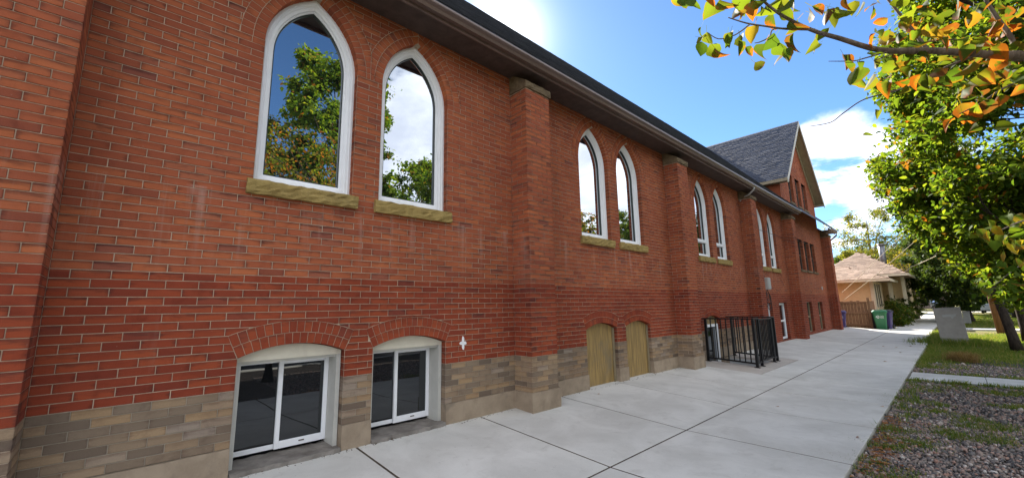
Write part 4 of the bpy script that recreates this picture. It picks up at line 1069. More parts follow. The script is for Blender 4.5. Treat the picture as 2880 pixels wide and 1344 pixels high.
# fallen leaves along the sidewalk edge and a few on the slabs
def flat_leaf(r, x, y, z, s):
    a = r.uniform(0, 2*np.pi); c_, s_ = math.cos(a), math.sin(a)
    L = [(0, -.5, 0), (.28, -.1, .12), (.2, .25, .1), (0, .55, .02), (-.2, .25, .14), (-.28, -.1, .05)]
    return [(x+(u*c_-v*s_)*s, y+(u*s_+v*c_)*s, z+0.004+w*s) for u, v, w in L]
lm_ = MB()
for k in range(420):
    x_ = XK+0.02+abs(r.normal(0, 0.13)); y_ = r.uniform(2.6, 7.5); lm_.add(flat_leaf(r, x_, y_, -0.160, r.uniform(0.03, 0.06)), [(0, 1, 2, 3), (0, 3, 4, 5)])
tag(lm_.build('leaf_litter', 'litter'), 'fallen brown and orange leaves lying along the sidewalk edge', 'leaves', kind='stuff')
for k, (px, py) in enumerate([(2485, 973), (2520, 976), (2533, 990), (2490, 1015), (2560, 972), (2412, 1226), (1685, 1125), (2480, 1140), (2186, 1140)]):
    x_, y_, _z = onZ(px, py, -0.12); mb = MB(); zz = zin(x_) if x_ < XJ else -0.134
    mb.add(flat_leaf(r, x_, y_, zz, 0.09 if y_ > 9 else 0.05), [(0, 1, 2, 3), (0, 3, 4, 5)])
    tag(mb.build('fallen_leaf', 'litter'), 'dry brown leaf on the sidewalk, '+('leftmost of four near the far corner', 'second of four near the far corner', 'third of four near the far corner', 'nearer than the four at the corner', 'rightmost of four near the far corner', 'nearest one in the street-side row', 'alone in front of the first plywood panel', 'right of the long joint, mid way', 'on the slab just past the first crossing')[k], 'leaf', 'leaves dropped on the sidewalk')

# ------------------------------------------------------------------ stair railing
RA = empty('stair_railing', (0.6, 11.2, -0.08)); tag(RA, 'black steel guard railing around the basement stairwell', 'railing')
RA_off = np.array([0.6, 11.2, -0.08])
class RB(MB):
    def build(s, *a, **k):
        s.v = [tuple(np.array(p)-RA_off) for p in s.v]; return MB.build(s, *a, **k)
def gz(x): return zp(x)
XF = 1.115; YN, YF = 10.42, 11.94; TOP = 0.995
def post(x, y, w=0.027, top=TOP-0.03):
    mb = RB(); mb.box(x-w, x+w, y-w, y+w, gz(x)+0.008, top, 0.003); p = mb.build('post', 'black_metal', RA)
    bp = RB(); bp.box(x-0.055, x+0.055, y-0.055, y+0.055, gz(x)-0.004, gz(x)+0.009, 0.003); bp.build('base_plate', 'black_metal', p)
def rail(a, b, w=0.02, h=0.012, nm='rail'):
    a = np.array(a, float); b = np.array(b, float); d = b-a; L = np.linalg.norm(d); d /= L; sd = np.cross(d, (0, 0, 1)); sd /= np.linalg.norm(sd)
    mb = RB(); mb.obox((a+b)/2, d, sd, np.cross(sd, d), L/2, w, h); mb.build(nm, 'black_metal', RA)
def baluster(x, y, z0, z1):
    mb = RB(); mb.box(x-0.0105, x+0.0105, y-0.0105, y+0.0105, z0, z1); mb.build('baluster', 'black_metal', RA)
for x, y in ((0.07, YN), (XF, YN), (XF, 10.76), (XF, 11.68), (XF, YF), (0.13, YF)): post(x, y)
BOT = 0.035
rail((0.0, YN, TOP-0.012), (XF+0.022, YN, TOP-0.012), 0.026, 0.014, 'top_rail'); rail((0.07, YN, BOT+0.035), (XF, YN, BOT-0.03), 0.015, 0.018, 'bottom_rail')
rail((0.0, YF, TOP-0.012), (XF+0.022, YF, TOP-0.012), 0.026, 0.014, 'top_rail'); rail((0.13, YF, BOT+0.035), (XF, YF, BOT-0.03), 0.015, 0.018, 'bottom_rail')
rail((XF, YN+0.03, TOP-0.011), (XF, 10.76, TOP-0.011), 0.026, 0.014, 'top_rail'); rail((XF, 11.68, TOP-0.011), (XF, YF-0.03, TOP-0.011), 0.026, 0.014, 'top_rail')
rail((XF, YN, BOT-0.02), (XF, 10.76, BOT-0.02), 0.015, 0.018, 'bottom_rail'); rail((XF, 11.68, BOT-0.02), (XF, YF, BOT-0.02), 0.015, 0.018, 'bottom_rail')
for yy in (YN, YF):
    for k in range(1, 9): x = 0.07+k*(XF-0.07)/9; baluster(x, yy, BOT+0.03-0.065*k/9, TOP-0.02)
for k in (1, 2): baluster(XF, 10.42+0.34*k/3, BOT-0.02, TOP-0.02)
baluster(XF, 11.81, BOT-0.02, TOP-0.02)
# gate leaf between the two middle posts
rail((XF, 10.795, TOP-0.04), (XF, 11.645, TOP-0.04), 0.018, 0.014, 'gate_rail'); rail((XF, 10.795, BOT), (XF, 11.645, BOT), 0.018, 0.014, 'gate_rail')
for k in range(9): baluster(XF, 10.80+0.84*k/8, BOT, TOP-0.04)

# meter box on the wall with its cable
ME = empty('wall_service_box', (0.0, 15.60, 1.7)); tag(ME, 'pale grey service box fixed to the wall with looped cables', 'service box')
b = MB(); b.box(0.002, 0.16, -0.13, 0.15, 0.06, 0.46, 0.015); b.build('box', 'meter_grey', ME)
b = MB(); b.box(0.16, 0.172, -0.11, 0.13, 0.09, 0.43, 0.004); b.build('lid', 'meter_grey', ME)
for k in range(3):
    c = MB(); path = [(0.06, 0.0+0.04*k, 0.07)]+[(0.06+0.01*k, 0.05+0.16*math.sin(a)*(1+.25*k), -0.13-0.10*k+(0.16+.06*k)*math.cos(a)) for a in np.linspace(0.2, 5.9, 16)]
    c.tube(path, 0.009, 6); c.build('cable', 'cable_dark', ME, True)
c = MB(); c.tube([(0.03, 0.0, 0.46), (0.03, -0.02, 1.5), (0.03, -0.25, 2.2)], 0.012, 6); c.build('cable', 'cable_dark', ME, True)

# ------------------------------------------------------------------ verge furniture
UB = empty('utility_box', (4.12, 21.05, -0.17)); UB.rotation_euler = (0, R(-3.6), R(2)); tag(UB, 'leaning plain grey concrete utility cabinet standing in the grass', 'utility box')
b = MB(); b.box(-0.335, 0.335, -0.14, 0.14, 0.0, 1.20, 0.012); b.build('cabinet', 'box_concrete', UB)
b = MB(); b.box(-0.345, 0.345, -0.15, 0.15, 1.2, 1.225, 0.008); b.build('lid', 'box_concrete', UB)
b = MB()
pts = [(-0.15, 0.98), (-0.06, 1.0), (0.10, 0.99), (0.19, 1.0), (0.18, 0.93), (0.12, 0.91), (0.10, 0.85), (0.06, 0.86), (0.05, 0.91), (-0.05, 0.92), (-0.14, 0.91)]
b.add([(x, -0.1425, z) for x, z in pts], [tuple(range(len(pts)))]); b.build('filler_patch', 'meter_grey', UB)
SB = empty('small_utility_box', (4.66, 39.4, -0.2)); tag(SB, 'small pale grey metal box just behind the utility cabinet', 'utility box')
b = MB(); b.box(-0.16, 0.16, -0.16, 0.16, 0.0, 0.72, 0.02); b.build('body', 'meter_grey', SB); b = MB(); b.box(-0.18, 0.18, -0.18, 0.18, 0.721, 0.77, 0.015); b.build('lid', 'meter_grey', SB)
UP = empty('utility_pole', (5.56, 28.8, -0.2)); UP.rotation_euler = (0, R(-3.0), 0); tag(UP, 'brown wooden utility pole between the tree trunks', 'utility pole')
b = MB(); b.tube([(0, 0, 0), (0, 0, 3), (0, 0, 9.5)], [0.17, 0.155, 0.12], 14); b.build('shaft', 'pole_wood', UP, True)
b = MB(); b.box(-0.06, 0.06, -1.1, 1.1, 8.8, 8.92); b.build('crossarm', 'pole_wood', UP)

# rolling carts
def cart(name, loc, rz, mat, label, lidm, mark, group='wheeled bins by the fence', lean=0):
    e = empty(name, loc, R(rz)); tag(e, label, 'wheeled bin', group)
    w0, d0, w1, d1, h = 0.20, 0.22, 0.285, 0.33, 0.92
    V = []; 
    def ringp(w, d, z, c=0.05): return [(-w+c, -d, z), (w-c, -d, z), (w, -d+c, z), (w, d-c, z), (w-c, d, z), (-w+c, d, z), (-w, d-c, z), (-w, -d+c, z)]
    rings = [ringp(w0, d0, 0.02), ringp(w0*1.0+.03, d0+.04, 0.35), ringp(w1-.01, d1-.01, h-.06), ringp(w1+.02, d1+.02, h-.055), ringp(w1+.02, d1+.02, h)]
    b = MB(); pts = [p for rg in rings for p in rg]; b.add(pts, [(i*8+k, i*8+(k+1) % 8, (i+1)*8+(k+1) % 8, (i+1)*8+k) for i in range(4) for k in range(8)]+[tuple(range(7, -1, -1))]); b.build('bin_body', mat, e)
    b = MB(); r0 = ringp(w1+.035, d1+.04, h+.004); r1 = ringp(w1-.03, d1-.03, h+.085, .08); b.add(r0+r1, [(k, (k+1) % 8, 8+(k+1) % 8, 8+k) for k in range(8)]+[tuple(range(8, 16)), tuple(range(7, -1, -1))]); b.build('lid', lidm, e)
    for sx in (-1, 1):
        b = MB(); b.tube([(sx*(w0+.02), d0+.02, 0.12), (sx*(w0+.07), d0+.02, 0.12)], 0.12, 14); wl = b.build('wheel', 'tyre', e, False)
    b = MB(); b.tube([(-w1+.05, d1+.03, h-.02), (-w1+.05, d1+.08, h), (w1-.05, d1+.08, h), (w1-.05, d1+.03, h-.02)], 0.014, 6); b.build('handle', lidm, e)
    if mark:
        # white print: round arrows emblem and two short lines of letters
        def front(u, z): # front panel leans out towards the top
            f = (z-0.35)/(h-.06-0.35); return (u, -(d0+.04+(d1-.01-d0-.04)*f)-0.004, z)
        b = MB(); n = 18; cx, cz = -0.085, 0.66
        for k in range(n):
            if k in (5, 11, 17): continue
            a0, a1 = 2*math.pi*k/n, 2*math.pi*(k+1)/n
            b.add([front(cx+.045*math.cos(a0), cz+.045*math.sin(a0)), front(cx+.045*math.cos(a1), cz+.045*math.sin(a1)), front(cx+.075*math.cos(a1), cz+.075*math.sin(a1)), front(cx+.075*math.cos(a0), cz+.075*math.sin(a0))], [(0, 1, 2, 3)])
        b.add([front(cx+u, cz+v) for u, v in ((-.02, -.02), (.02, -.02), (.02, .02), (-.02, .02))], [(0, 1, 2, 3)])
        for row, zz in ((0, 0.70), (1, 0.655), (2, 0.61)):
            for k in range(4):
                u0 = 0.015+0.036*k
                b.add([front(u0, zz-.016), front(u0+.010, zz-.016), front(u0+.010, zz+.016), front(u0, zz+.016)], [(0, 1, 2, 3)]); b.add([front(u0+.010, zz+.006), front(u0+.026, zz+.006), front(u0+.026, zz+.016), front(u0+.010, zz+.016)], [(0, 1, 2, 3)])
                if (k+row) % 2: b.add([front(u0+.010, zz-.016), front(u0+.026, zz-.016), front(u0+.026, zz-.006), front(u0+.010, zz-.006)], [(0, 1, 2, 3)])
        b.build('white_print', 'print_white', e)
    return e
cart('wheeled_bin', (1.50, 29.0, -0.155), 4, 'cart_green', 'green wheeled bin with white printed emblem beside the wooden fence', 'cart_green', True)
cart('wheeled_bin', (1.64, 29.78, -0.155), -3, 'cart_purple', 'dark purple wheeled bin standing behind the green bin', 'cart_black', False)
cart('wheeled_bin', (1.12, 29.75, -0.155), 2, 'cart_black', 'black wheeled bin half hidden between fence and green bin', 'cart_black', False)
cart('wheeled_bin', (-0.06, 28.15, -0.155), 10, 'cart_purple', 'purple wheeled bin tucked behind the church corner', 'cart_purple', True)

# wooden fence
WF = empty('wooden_fence', (0.5, 29.3, -0.16)); tag(WF, 'weathered brown wooden gate fence between church corner and bins', 'fence')
for k in range(8):
    x = -0.62+0.142*k; b = MB(); h_ = 1.50+rnd.uniform(-0.03, 0.03); b.box(x, x+0.134, 0.0, 0.02, 0.03, h_, 0.003); b.build('board', 'fence_wood', WF)
for z in (0.18, 0.80, 1.38): b = MB(); b.box(-0.62, 0.52, -0.045, -0.002, z, z+0.09, 0.004); b.build('rail', 'fence_wood', WF)
for x, h_ in ((-0.72, 1.5), (0.53, 1.66)): b = MB(); b.box(x, x+0.11, -0.06, 0.05, -0.05, h_, 0.006); b.build('post', 'fence_wood', WF)
for k in range(14):
    y_ = 0.12+0.145*k; b = MB(); b.box(0.585, 0.605, y_, y_+0.137, 0.03, 1.48+rnd.uniform(-.02, .02), 0.003); b.build('board', 'fence_wood', WF)

# ------------------------------------------------------------------ neighbouring house
HO = empty('house', (0, 0, 0)); tag(HO, 'cream stucco bungalow with low tan shingled hip roof beyond the fence', 'house')
HX, HY = 1.02, 33.0
b = MB(); b.box(-9.0, HX, HY, HY+13, -0.3, 2.72); b.build('wall', 'house_stucco', HO)
def hip(x0, x1, y0, y1, z0, zr, inset, name, seed):
    xm, rx0, rx1 = None, x0+inset, x1-inset; ym = (y0+y1)/2
    A = [(x0, y0, z0), (x1, y0, z0), (x1, y1, z0), (x0, y1, z0)]; Rg = [(rx0, ym, zr), (rx1, ym, zr)]
    b = MB(); b.add(A+Rg+[(x, y, z-0.10) for x, y, z in A], [(0, 1, 5, 4), (1, 2, 5), (2, 3, 4, 5), (3, 0, 4), (6, 9, 8, 7), (0, 6, 7, 1), (1, 7, 8, 2), (2, 8, 9, 3), (3, 9, 6, 0)])
    o = b.build(name, 'shingle_tan', HO)
    run = ym-y0; up = np.array([0, run, zr-z0]); L = np.linalg.norm(up); up /= L; nn = np.array([0, -up[2], up[1]])
    ins = lambda p: x0+inset*(p[1]-y0)/run < p[0] < x1-inset*(p[1]-y0)/run
    shingle_slope((x0, y0, z0+0.003), (1, 0, 0), up, nn, x1-x0, L, ins, 0.16, 0.34, 0.014, seed).build('shingles', 'shingle_tan', o, kind='stuff')
    up2 = np.array([-inset, 0, zr-z0]); L2 = np.linalg.norm(up2); up2 /= L2; n2 = np.array([-up2[2]*-1, 0, -up2[0]]); n2 /= np.linalg.norm(n2)
    ins2 = lambda p: y0+run*(x1-p[0])/inset < p[1] < y1-run*(x1-p[0])/inset
    shingle_slope((x1, y0, z0+0.003), (0, 1, 0), up2, n2, y1-y0, L2, ins2, 0.16, 0.34, 0.014, seed+1).build('shingles', 'shingle_tan', o, kind='stuff')
    f = MB(); f.box(x0, x1, y0-0.03, y0-0.001, z0-0.16, z0-0.02); f.box(x1+0.001, x1+0.03, y0-0.03, y1, z0-0.16, z0-0.02); f.build('eave_board', 'house_trim', o)
    return o
hip(-9.6, 1.85, HY-0.7, HY+4.2, 2.62, 3.55, 2.2, 'roof', 21)
def hip_deep(x0, x1, y0, y1, z0, zr, inset, name, seed):
    xm = (x0+x1)/2; A = [(x0, y0, z0), (x1, y0, z0), (x1, y1, z0), (x0, y1, z0)]; Rg = [(xm, y0+inset, zr), (xm, y1-inset, zr)]
    b = MB(); b.add(A+Rg+[(x, y, z-0.10) for x, y, z in A], [(0, 1, 4), (1, 2, 5, 4), (2, 3, 5), (3, 0, 4, 5), (6, 9, 8, 7), (0, 6, 7, 1), (1, 7, 8, 2), (2, 8, 9, 3), (3, 9, 6, 0)])
    o = b.build(name, 'shingle_tan', HO); h_ = zr-z0; run = xm-x0
    up = np.array([0, inset, h_]); L = np.linalg.norm(up); up /= L; nn = np.array([0, -up[2], up[1]])
    ins = lambda p: x0+run*(p[1]-y0)/inset < p[0] < x1-run*(p[1]-y0)/inset
    shingle_slope((x0, y0, z0+0.003), (1, 0, 0), up, nn, x1-x0, L, ins, 0.16, 0.34, 0.014, seed).build('shingles', 'shingle_tan', o, kind='stuff')
    up2 = np.array([-run, 0, h_]); L2 = np.linalg.norm(up2); up2 /= L2; n2 = np.array([up2[2], 0, -up2[0]])
    ins2 = lambda p: y0+inset*(x1-p[0])/run < p[1] < y1-inset*(x1-p[0])/run
    shingle_slope((x1, y0, z0+0.003), (0, 1, 0), up2, n2, y1-y0, L2, ins2, 0.16, 0.34, 0.014, seed+1).build('shingles', 'shingle_tan', o, kind='stuff')
    f = MB(); f.box(x0, x1, y0-0.03, y0-0.001, z0-0.16, z0-0.02); f.box(x1+0.001, x1+0.03, y0-0.03, y1, z0-0.16, z0-0.02); f.build('eave_board', 'house_trim', o)
hip_deep(-2.45, 2.55, HY+1.6, HY+14.5, 2.98, 4.72, 3.0, 'roof', 31)
b = MB(); b.box(-2.2, 2.0, HY+4.6, HY+14.0, -0.3, 2.9); b.build('wall', 'house_stucco', HO)
b = MB(); b.tube([(1.35, HY+4.0, 3.2), (1.35, HY+4.0, 5.0)], 0.17, 14); b.build('stove_pipe', 'pipe_metal', HO, True)
b = MB(); b.tube([(1.35, HY+4.0, 5.0), (1.35, HY+4.0, 5.1)], 0.20, 14); b.build('pipe_cap', 'pipe_metal', HO, True)
for y_ in (HY+0.02, HY+1.1, HY+2.0, HY+3.2):
    b = MB(); b.box(HX+0.001, HX+0.04, y_, y_+0.16, -0.1, 2.55, 0.004); b.build('trim_board', 'house_trim', HO)
b = MB(); b.box(HX-0.16, HX+0.002, HY-0.035, HY-0.001, -0.1, 2.58, 0.004); b.build('trim_board', 'house_trim', HO)
for y_ in (HY+0.45, HY+1.5, HY+2.5):
    b = MB(); b.box(HX+0.002, HX+0.03, y_, y_+0.42, 0.95, 2.35, 0.004); w = b.build('window', 'brown_paint', HO)
    b = MB(); b.quad((HX+0.033, y_+0.04, 1.0), (HX+0.033, y_+0.38, 1.0), (HX+0.033, y_+0.38, 2.3), (HX+0.033, y_+0.04, 2.3)); b.build('pane', 'glass_mid', w)
for x in (-1.35,): b = MB(); b.box(x, x+0.09, HY-0.03, HY-0.001, -0.1, 2.45, 0.004); b.build('trim_board', 'house_trim', HO)
b = MB(); b.box(1.35, 1.55, HY+4.2, HY+4.4, -0.2, 2.85); b.build('porch_post', 'house_trim', HO)
b = MB(); b.box(2.02, 2.2, HY+4.2, HY+4.38, -0.2, 2.85); b.build('porch_post', 'house_trim', HO)
# overhead wires and guy wires
def wire(pts, rad, mat, label, name='overhead_wire', group=None, sag=0.0):
    P = []
    for a, b in zip(pts[:-1], pts[1:]):
        for k in range(13):
            t_ = k/12; p = np.array(a)*(1-t_)+np.array(b)*t_; p[2] -= sag*4*t_*(1-t_); P.append(p)
    mb = MB(); mb.tube(P, rad, 5); tag(mb.build(name, mat, None, True), label, 'wire', group)
wire([onY(2290, 560, 30), onY(2900, 400, 24)], 0.010, 'cable_dark', 'upper dark overhead wire running right from behind the gable', sag=0.10)
wire([onY(2290, 628, 31), onY(2900, 478, 24)], 0.010, 'cable_dark', 'lower dark overhead wire running right above the far roof', sag=0.10)
wire([onY(2270, 476, 34), onY(2900, 270, 26)], 0.005, 'cable_dark', 'thin upper wire crossing the white cloud', sag=0.1)
wire([onY(2270, 500, 34), onY(2900, 300, 26)], 0.005, 'cable_dark', 'thin lower wire of the pair crossing the white cloud', sag=0.1)
wire([onY(2440, 905, 29.9), onY(2371, 845, 29.7)][1:]+[onY(2456, 780, 31.0), onY(2600, 655, 33.0)], 0.016, 'wire_pale', 'pale strap-like guy wire slanting up past the cream house wall', 'guy_wire')
wire([onY(2366, 824, 30.4), onY(2412, 783, 31.2), onY(2560, 640, 33.5)], 0.012, 'wire_pale', 'thinner pale guy wire slanting up left of the thicker one', 'guy_wire')
wire([onY(2495, 776, 37.0), onY(2560, 752, 36), onY(2900, 560, 28.8)], 0.014, 'wire_pale', 'pale service cable running right from the house eave', 'service_cable', sag=0.2)
# thin service line across the church wall
wire([(0.06, 13.85, 3.86), (0.05, 15.5, 3.78), (0.05, 18.6, 3.80), (0.40, 18.72, 3.80), (0.05, 21.0, 3.92), (0.05, 24.5, 3.9)], 0.008, 'cable_dark', 'thin dark cable strung along the church wall past the windows', 'wall_cable')
# parked cars far down the street
def car(loc, rz, mat, label):
    e = empty('parked_car', loc, R(rz)); tag(e, label, 'car', 'cars parked far down the street')
    prof = [(-2.2, 0.35), (-2.2, 0.75), (-2.0, 0.92), (-1.3, 0.98), (-0.7, 1.42), (0.9, 1.45), (1.7, 1.0), (2.1, 0.92), (2.2, 0.6), (2.2, 0.35)]
    n = len(prof); b = MB(); pts = [(x, -0.86+(0.12 if z > 1.2 else 0), z) for x, z in prof]+[(x, 0.86-(0.12 if z > 1.2 else 0), z) for x, z in prof]
    b.add(pts, [tuple(range(n))[::-1], tuple(range(n, 2*n))]+[(k, (k+1) % n, n+(k+1) % n, n+k) for k in range(n)]); b.build('body', mat, e)
    for s_ in (-1, 1):
        b = MB(); b.add([(x, s_*(0.865-(0.10 if z > 1.2 else 0)), z) for x, z in ((-1.05, 1.02), (1.45, 1.05), (0.85, 1.38), (-0.68, 1.36))], [(0, 1, 2, 3)]); b.build('side_window', 'glass_mid', e)
    b = MB(); b.add([(-1.28, -.7, 1.02), (-1.28, .7, 1.02), (-0.74, .66, 1.40), (-0.74, -.66, 1.40)], [(0, 1, 2, 3)]); b.build('windscreen', 'glass_mid', e)
    for x in (-1.35, 1.35):
        for s_ in (-1, 1): b = MB(); b.tube([(x, s_*0.70, 0.33), (x, s_*0.88, 0.33)], 0.33, 16); b.build('wheel', 'tyre', e)
    for s_ in (-1, 1): b = MB(); b.box(-2.215, -2.19, s_*0.75-.12, s_*0.75+.12, 0.66, 0.78); b.build('headlight', 'print_white', e)
car((7.0, 66.0, -0.15), 85, 'car_white', 'white car parked beyond the lawn behind the utility box')
car((2.3, 98.0, -0.15), 95, 'car_dark', 'dark car parked at the far end of the walk')
FH = empty('far_house', (-1.0, 104, 0)); tag(FH, 'dim brick house at the far end of the walk under trees', 'house')
b = MB(); b.box(-7, 4, 0, 8, -0.3, 3.4); b.build('wall', 'far_wall', FH); b = MB(); b.add([(-7.5, -.5, 3.3), (4.5, -.5, 3.3), (4.5, 8.5, 3.3), (-7.5, 8.5, 3.3), (-3, 4, 6), (0, 4, 6)], [(0, 1, 5, 4), (1, 2, 5), (2, 3, 4, 5), (3, 0, 4), (3, 2, 1, 0)]); b.build('roof', 'shingle_slate', FH)
b = MB(); b.box(1.0, 2.2, -0.05, -0.001, 0.8, 2.2, 0.01); b.build('window', 'glass_mid', FH); b = MB(); b.box(-2.0, -0.8, -0.05, -0.001, 0.8, 2.2, 0.01); b.build('window', 'glass_mid', FH)
# ------------------------------------------------------------------ trees
LEAF8 = np.array([(0, 0, 0), (-.30, .30, .07), (0, .34, -.02), (.30, .30, .07), (-.27, .66, .05), (0, .70, -.03), (.27, .66, .05), (0, 1.08, -.10)])
LEAF8_UV = np.array([(.5, 0), (.1, .3), (.5, .33), (.9, .3), (.12, .65), (.5, .68), (.88, .65), (.5, 1)])
LEAF8_T = np.array([(0, 2, 1), (0, 3, 2), (4, 5, 7), (5, 6, 7)]); LEAF8_Q = np.array([(1, 2, 5, 4), (2, 3, 6, 5)])
LEAF4 = np.array([(0, 0, 0), (-.30, .45, .06), (.30, .45, .06), (0, 1.05, -.04)]); LEAF4_UV = np.array([(.5, 0), (.1, .45), (.9, .45), (.5, 1)])
def leaf_cloud(P, size, seed, detail=True, droop=0.5, outward=None):
    """leaves at points P: hanging, randomly turned"""
    r = np.random.default_rng(seed); n = len(P); s = size*np.exp(r.normal(0, 0.22, n))
    T = LEAF8 if detail else LEAF4
    yaw = r.uniform(0, 2*np.pi, n); pitch = r.normal(-droop, 0.55, n); rol = r.normal(0, 0.7, n)
    cy_, sy_, cp_, sp_, cr_, sr_ = np.cos(yaw), np.sin(yaw), np.cos(pitch), np.sin(pitch), np.cos(rol), np.sin(rol)
    fy = np.stack([-sy_*cp_, cy_*cp_, sp_], -1); fx = np.stack([cy_, sy_, np.zeros(n)], -1); fz = np.cross(fx, fy)
    ax = fx*cr_[:, None]+fz*sr_[:, None]; az = -fx*sr_[:, None]+fz*cr_[:, None]
    curl = r.uniform(0.4, 1.9, n)
    V = (T[None, :, 0, None]*ax[:, None]+T[None, :, 1, None]*fy[:, None]+(T[None, :, 2]*curl[:, None])[..., None]*az[:, None])*s[:, None, None]+P[:, None]
    m = len(T); o = m*np.arange(n)[:, None]
    if detail:
        F = [(o[:, :, None]+LEAF8_T[None].reshape(1, 1, -1)).reshape(-1, 3), (o[:, :, None]+LEAF8_Q[None].reshape(1, 1, -1)).reshape(-1, 4)]
        uv = np.tile(LEAF8_UV, (n, 1))
    else:
        F = [(o[:, :, None]+np.array([0, 2, 1, 1, 2, 3])[None, None]).reshape(-1, 3)]; uv = np.tile(LEAF4_UV, (n, 1))
    return V.reshape(-1, 3), F, uv
def bez(a, b, c, n):
    t_ = np.linspace(0, 1, n)[:, None]; return (1-t_)**2*a+2*t_*(1-t_)*b+t_**2*c
def tree(name, base, label, cat='tree', group=None, height=6.0, rad=2.0, crown=(1.3, 6.0), trunk_r=0.1, lean=(0, 0), leaf='leaf_green', bark_='bark_dark', n_leaf=9000, leaf_size=0.07, clumps=60, seed=0, detail=False, reject=None, shape=1.0, clump_r=0.42, limbs=9, forks=0.35, squash=(1, 1)):
    r = np.random.default_rng(seed); base = np.array(base, float)
    e = empty(name, tuple(base)); tag(e, label, cat, group)
    cz0, cz1 = crown; cc = np.array([lean[0], lean[1], (cz0+cz1)/2]); hz_ = (cz1-cz0)/2
    br = MB(); fork = np.array([lean[0]*forks*1.4, lean[1]*forks*1.4, cz0+hz_*forks])
    top = np.array([lean[0]*1.1, lean[1]*1.1, cz1-hz_*0.35])
    tp = bez(np.zeros(3), np.array([lean[0]*0.2, lean[1]*0.2, fork[2]*0.6]), fork, 8); tp = np.concatenate([tp, bez(fork, (fork+top)/2+r.normal(0, .12, 3), top, 7)[1:]])
    tb = MB(); tb.tube(tp, np.concatenate([trunk_r*np.array([1.35, 1.1, 1, .96, .92, .88, .84, .8]), trunk_r*np.linspace(.7, .15, 6)]), 10)
    trunk = tb.build('trunk', bark_, e, True)
    C = []
    while len(C) < clumps:
        v = r.normal(size=3); v /= np.linalg.norm(v); rr = r.uniform(0.35, 1.0)**0.55
        p = np.array([v[0]*rad*squash[0], v[1]*rad*squash[1], v[2]*hz_])*rr
        if p[2] < 0: p[:2] *= (1+shape*p[2]/hz_*0.45)
        C.append(cc+p)
    C = np.array(C)
    if reject is not None: C = C[~reject(C+base-np.array([0.22, 0, 0]))]; clumps = len(C)
    ends = C[r.permutation(clumps)[:min(limbs, clumps)]]
    limb_pts = [tp[5:]]
    for q in ends:
        s0 = tp[r.integers(5, 11)]; mid = (s0+q)/2+np.array([0, 0, 0.18*np.linalg.norm(q-s0)])+r.normal(0, .1, 3)
        L = bez(s0, mid, q, 8); limb_pts.append(L); br.tube(L, np.linspace(trunk_r*.42, trunk_r*.10, 8), 6)
    LP = np.concatenate(limb_pts)
    P = []
    per = n_leaf//clumps
    for q in C:
        d = np.linalg.norm(LP-q, axis=1); s0 = LP[np.argmin(d)]
        tw = bez(s0, (s0+q)/2+r.normal(0, .08, 3), q, 5); br.tube(tw, np.linspace(trunk_r*.12, trunk_r*.04, 5), 4, False)
        cr_ = clump_r*r.uniform(0.6, 1.35); k = int(per*r.uniform(0.5, 1.5))
        nt = 7
        for _ in range(nt):
            v = r.normal(size=3); v /= np.linalg.norm(v); v[2] *= 0.7; tip = q+v*cr_*r.uniform(0.6, 1.25)
            br.tube([q, (q+tip)/2+r.normal(0, .03, 3), tip], [trunk_r*.04, trunk_r*.03, trunk_r*.015], 3, False)
            m_ = max(1, k//nt); u = r.uniform(0.1, 1.05, m_)[:, None]; P.append(q+(tip-q)*u+r.normal(0, cr_*0.17, (m_, 3)))
    br.build('branches', bark_, trunk, True, kind='stuff')
    P = np.concatenate(P)
    if reject is not None: P = P[~reject(P+base)]
    V, F, uv = leaf_cloud(P, leaf_size, seed+1, detail)
    me = arr_mesh('foliage', V, F, leaf, uv)
    o = put(bpy.data.objects.new('foliage', me), e); o['kind'] = 'stuff'
    return e

# street trees on the verge
def clear_left(lim):     # keep a crown right of the outline seen in the photograph
    xs = np.array([a for a, b in lim]); ys = np.array([b for a, b in lim])
    def f(P):
        q = project(P); L = np.interp(q[:, 1], ys, xs)
        return (q[:, 2] > 0) & (q[:, 0] < L+np.random.default_rng(1).normal(0, 14, len(P)))
    return f
lim2 = [(2600, -400), (2520, 0), (2455, 120), (2450, 220), (2425, 270), (2470, 340), (2480, 400), (2430, 480), (2440, 560), (2480, 620), (2560, 680), (2640, 740), (2690, 800), (2740, 860), (2800, 900), (2900, 1000)]
tree('street_tree', (5.75, 8.6, -0.16), 'leafy green street tree leaning in from the right frame edge', group='street trees on the verge', rad=2.3, crown=(0.95, 7.2), trunk_r=0.11, leaf='leaf_mid', n_leaf=112000, leaf_size=0.068, clumps=330, seed=41, detail=True, reject=clear_left(lim2), clump_r=0.40, lean=(-0.1, 0.1), limbs=14)
tree('street_tree', (5.35, 19.1, -0.16), 'street tree with dark slanting trunk right of the utility cabinet', group='street trees on the verge', rad=2.3, crown=(1.75, 6.5), trunk_r=0.105, lean=(-0.75, 0.1), leaf='leaf_green', n_leaf=26000, leaf_size=0.10, clumps=130, seed=43, clump_r=0.45, reject=clear_left([(a+25, b) for a, b in lim2]))
tree('street_tree', (5.86, 23.2, -0.16), 'street tree whose dark trunk stands at the right frame edge', group='street trees on the verge', rad=2.4, crown=(1.9, 6.6), trunk_r=0.11, lean=(-0.3, 0), leaf='leaf_green', n_leaf=20000, leaf_size=0.11, clumps=110, seed=47, clump_r=0.5, reject=clear_left([(a+30, b) for a, b in lim2]))
tree('shade_tree', (6.2, 38.0, -0.16), 'dark low-hanging tree beyond the sunlit lawn', rad=3.3, crown=(1.1, 8.0), trunk_r=0.2, leaf='leaf_dark', n_leaf=22000, leaf_size=0.17, clumps=80, seed=51, clump_r=0.7, lean=(-0.6, 0))
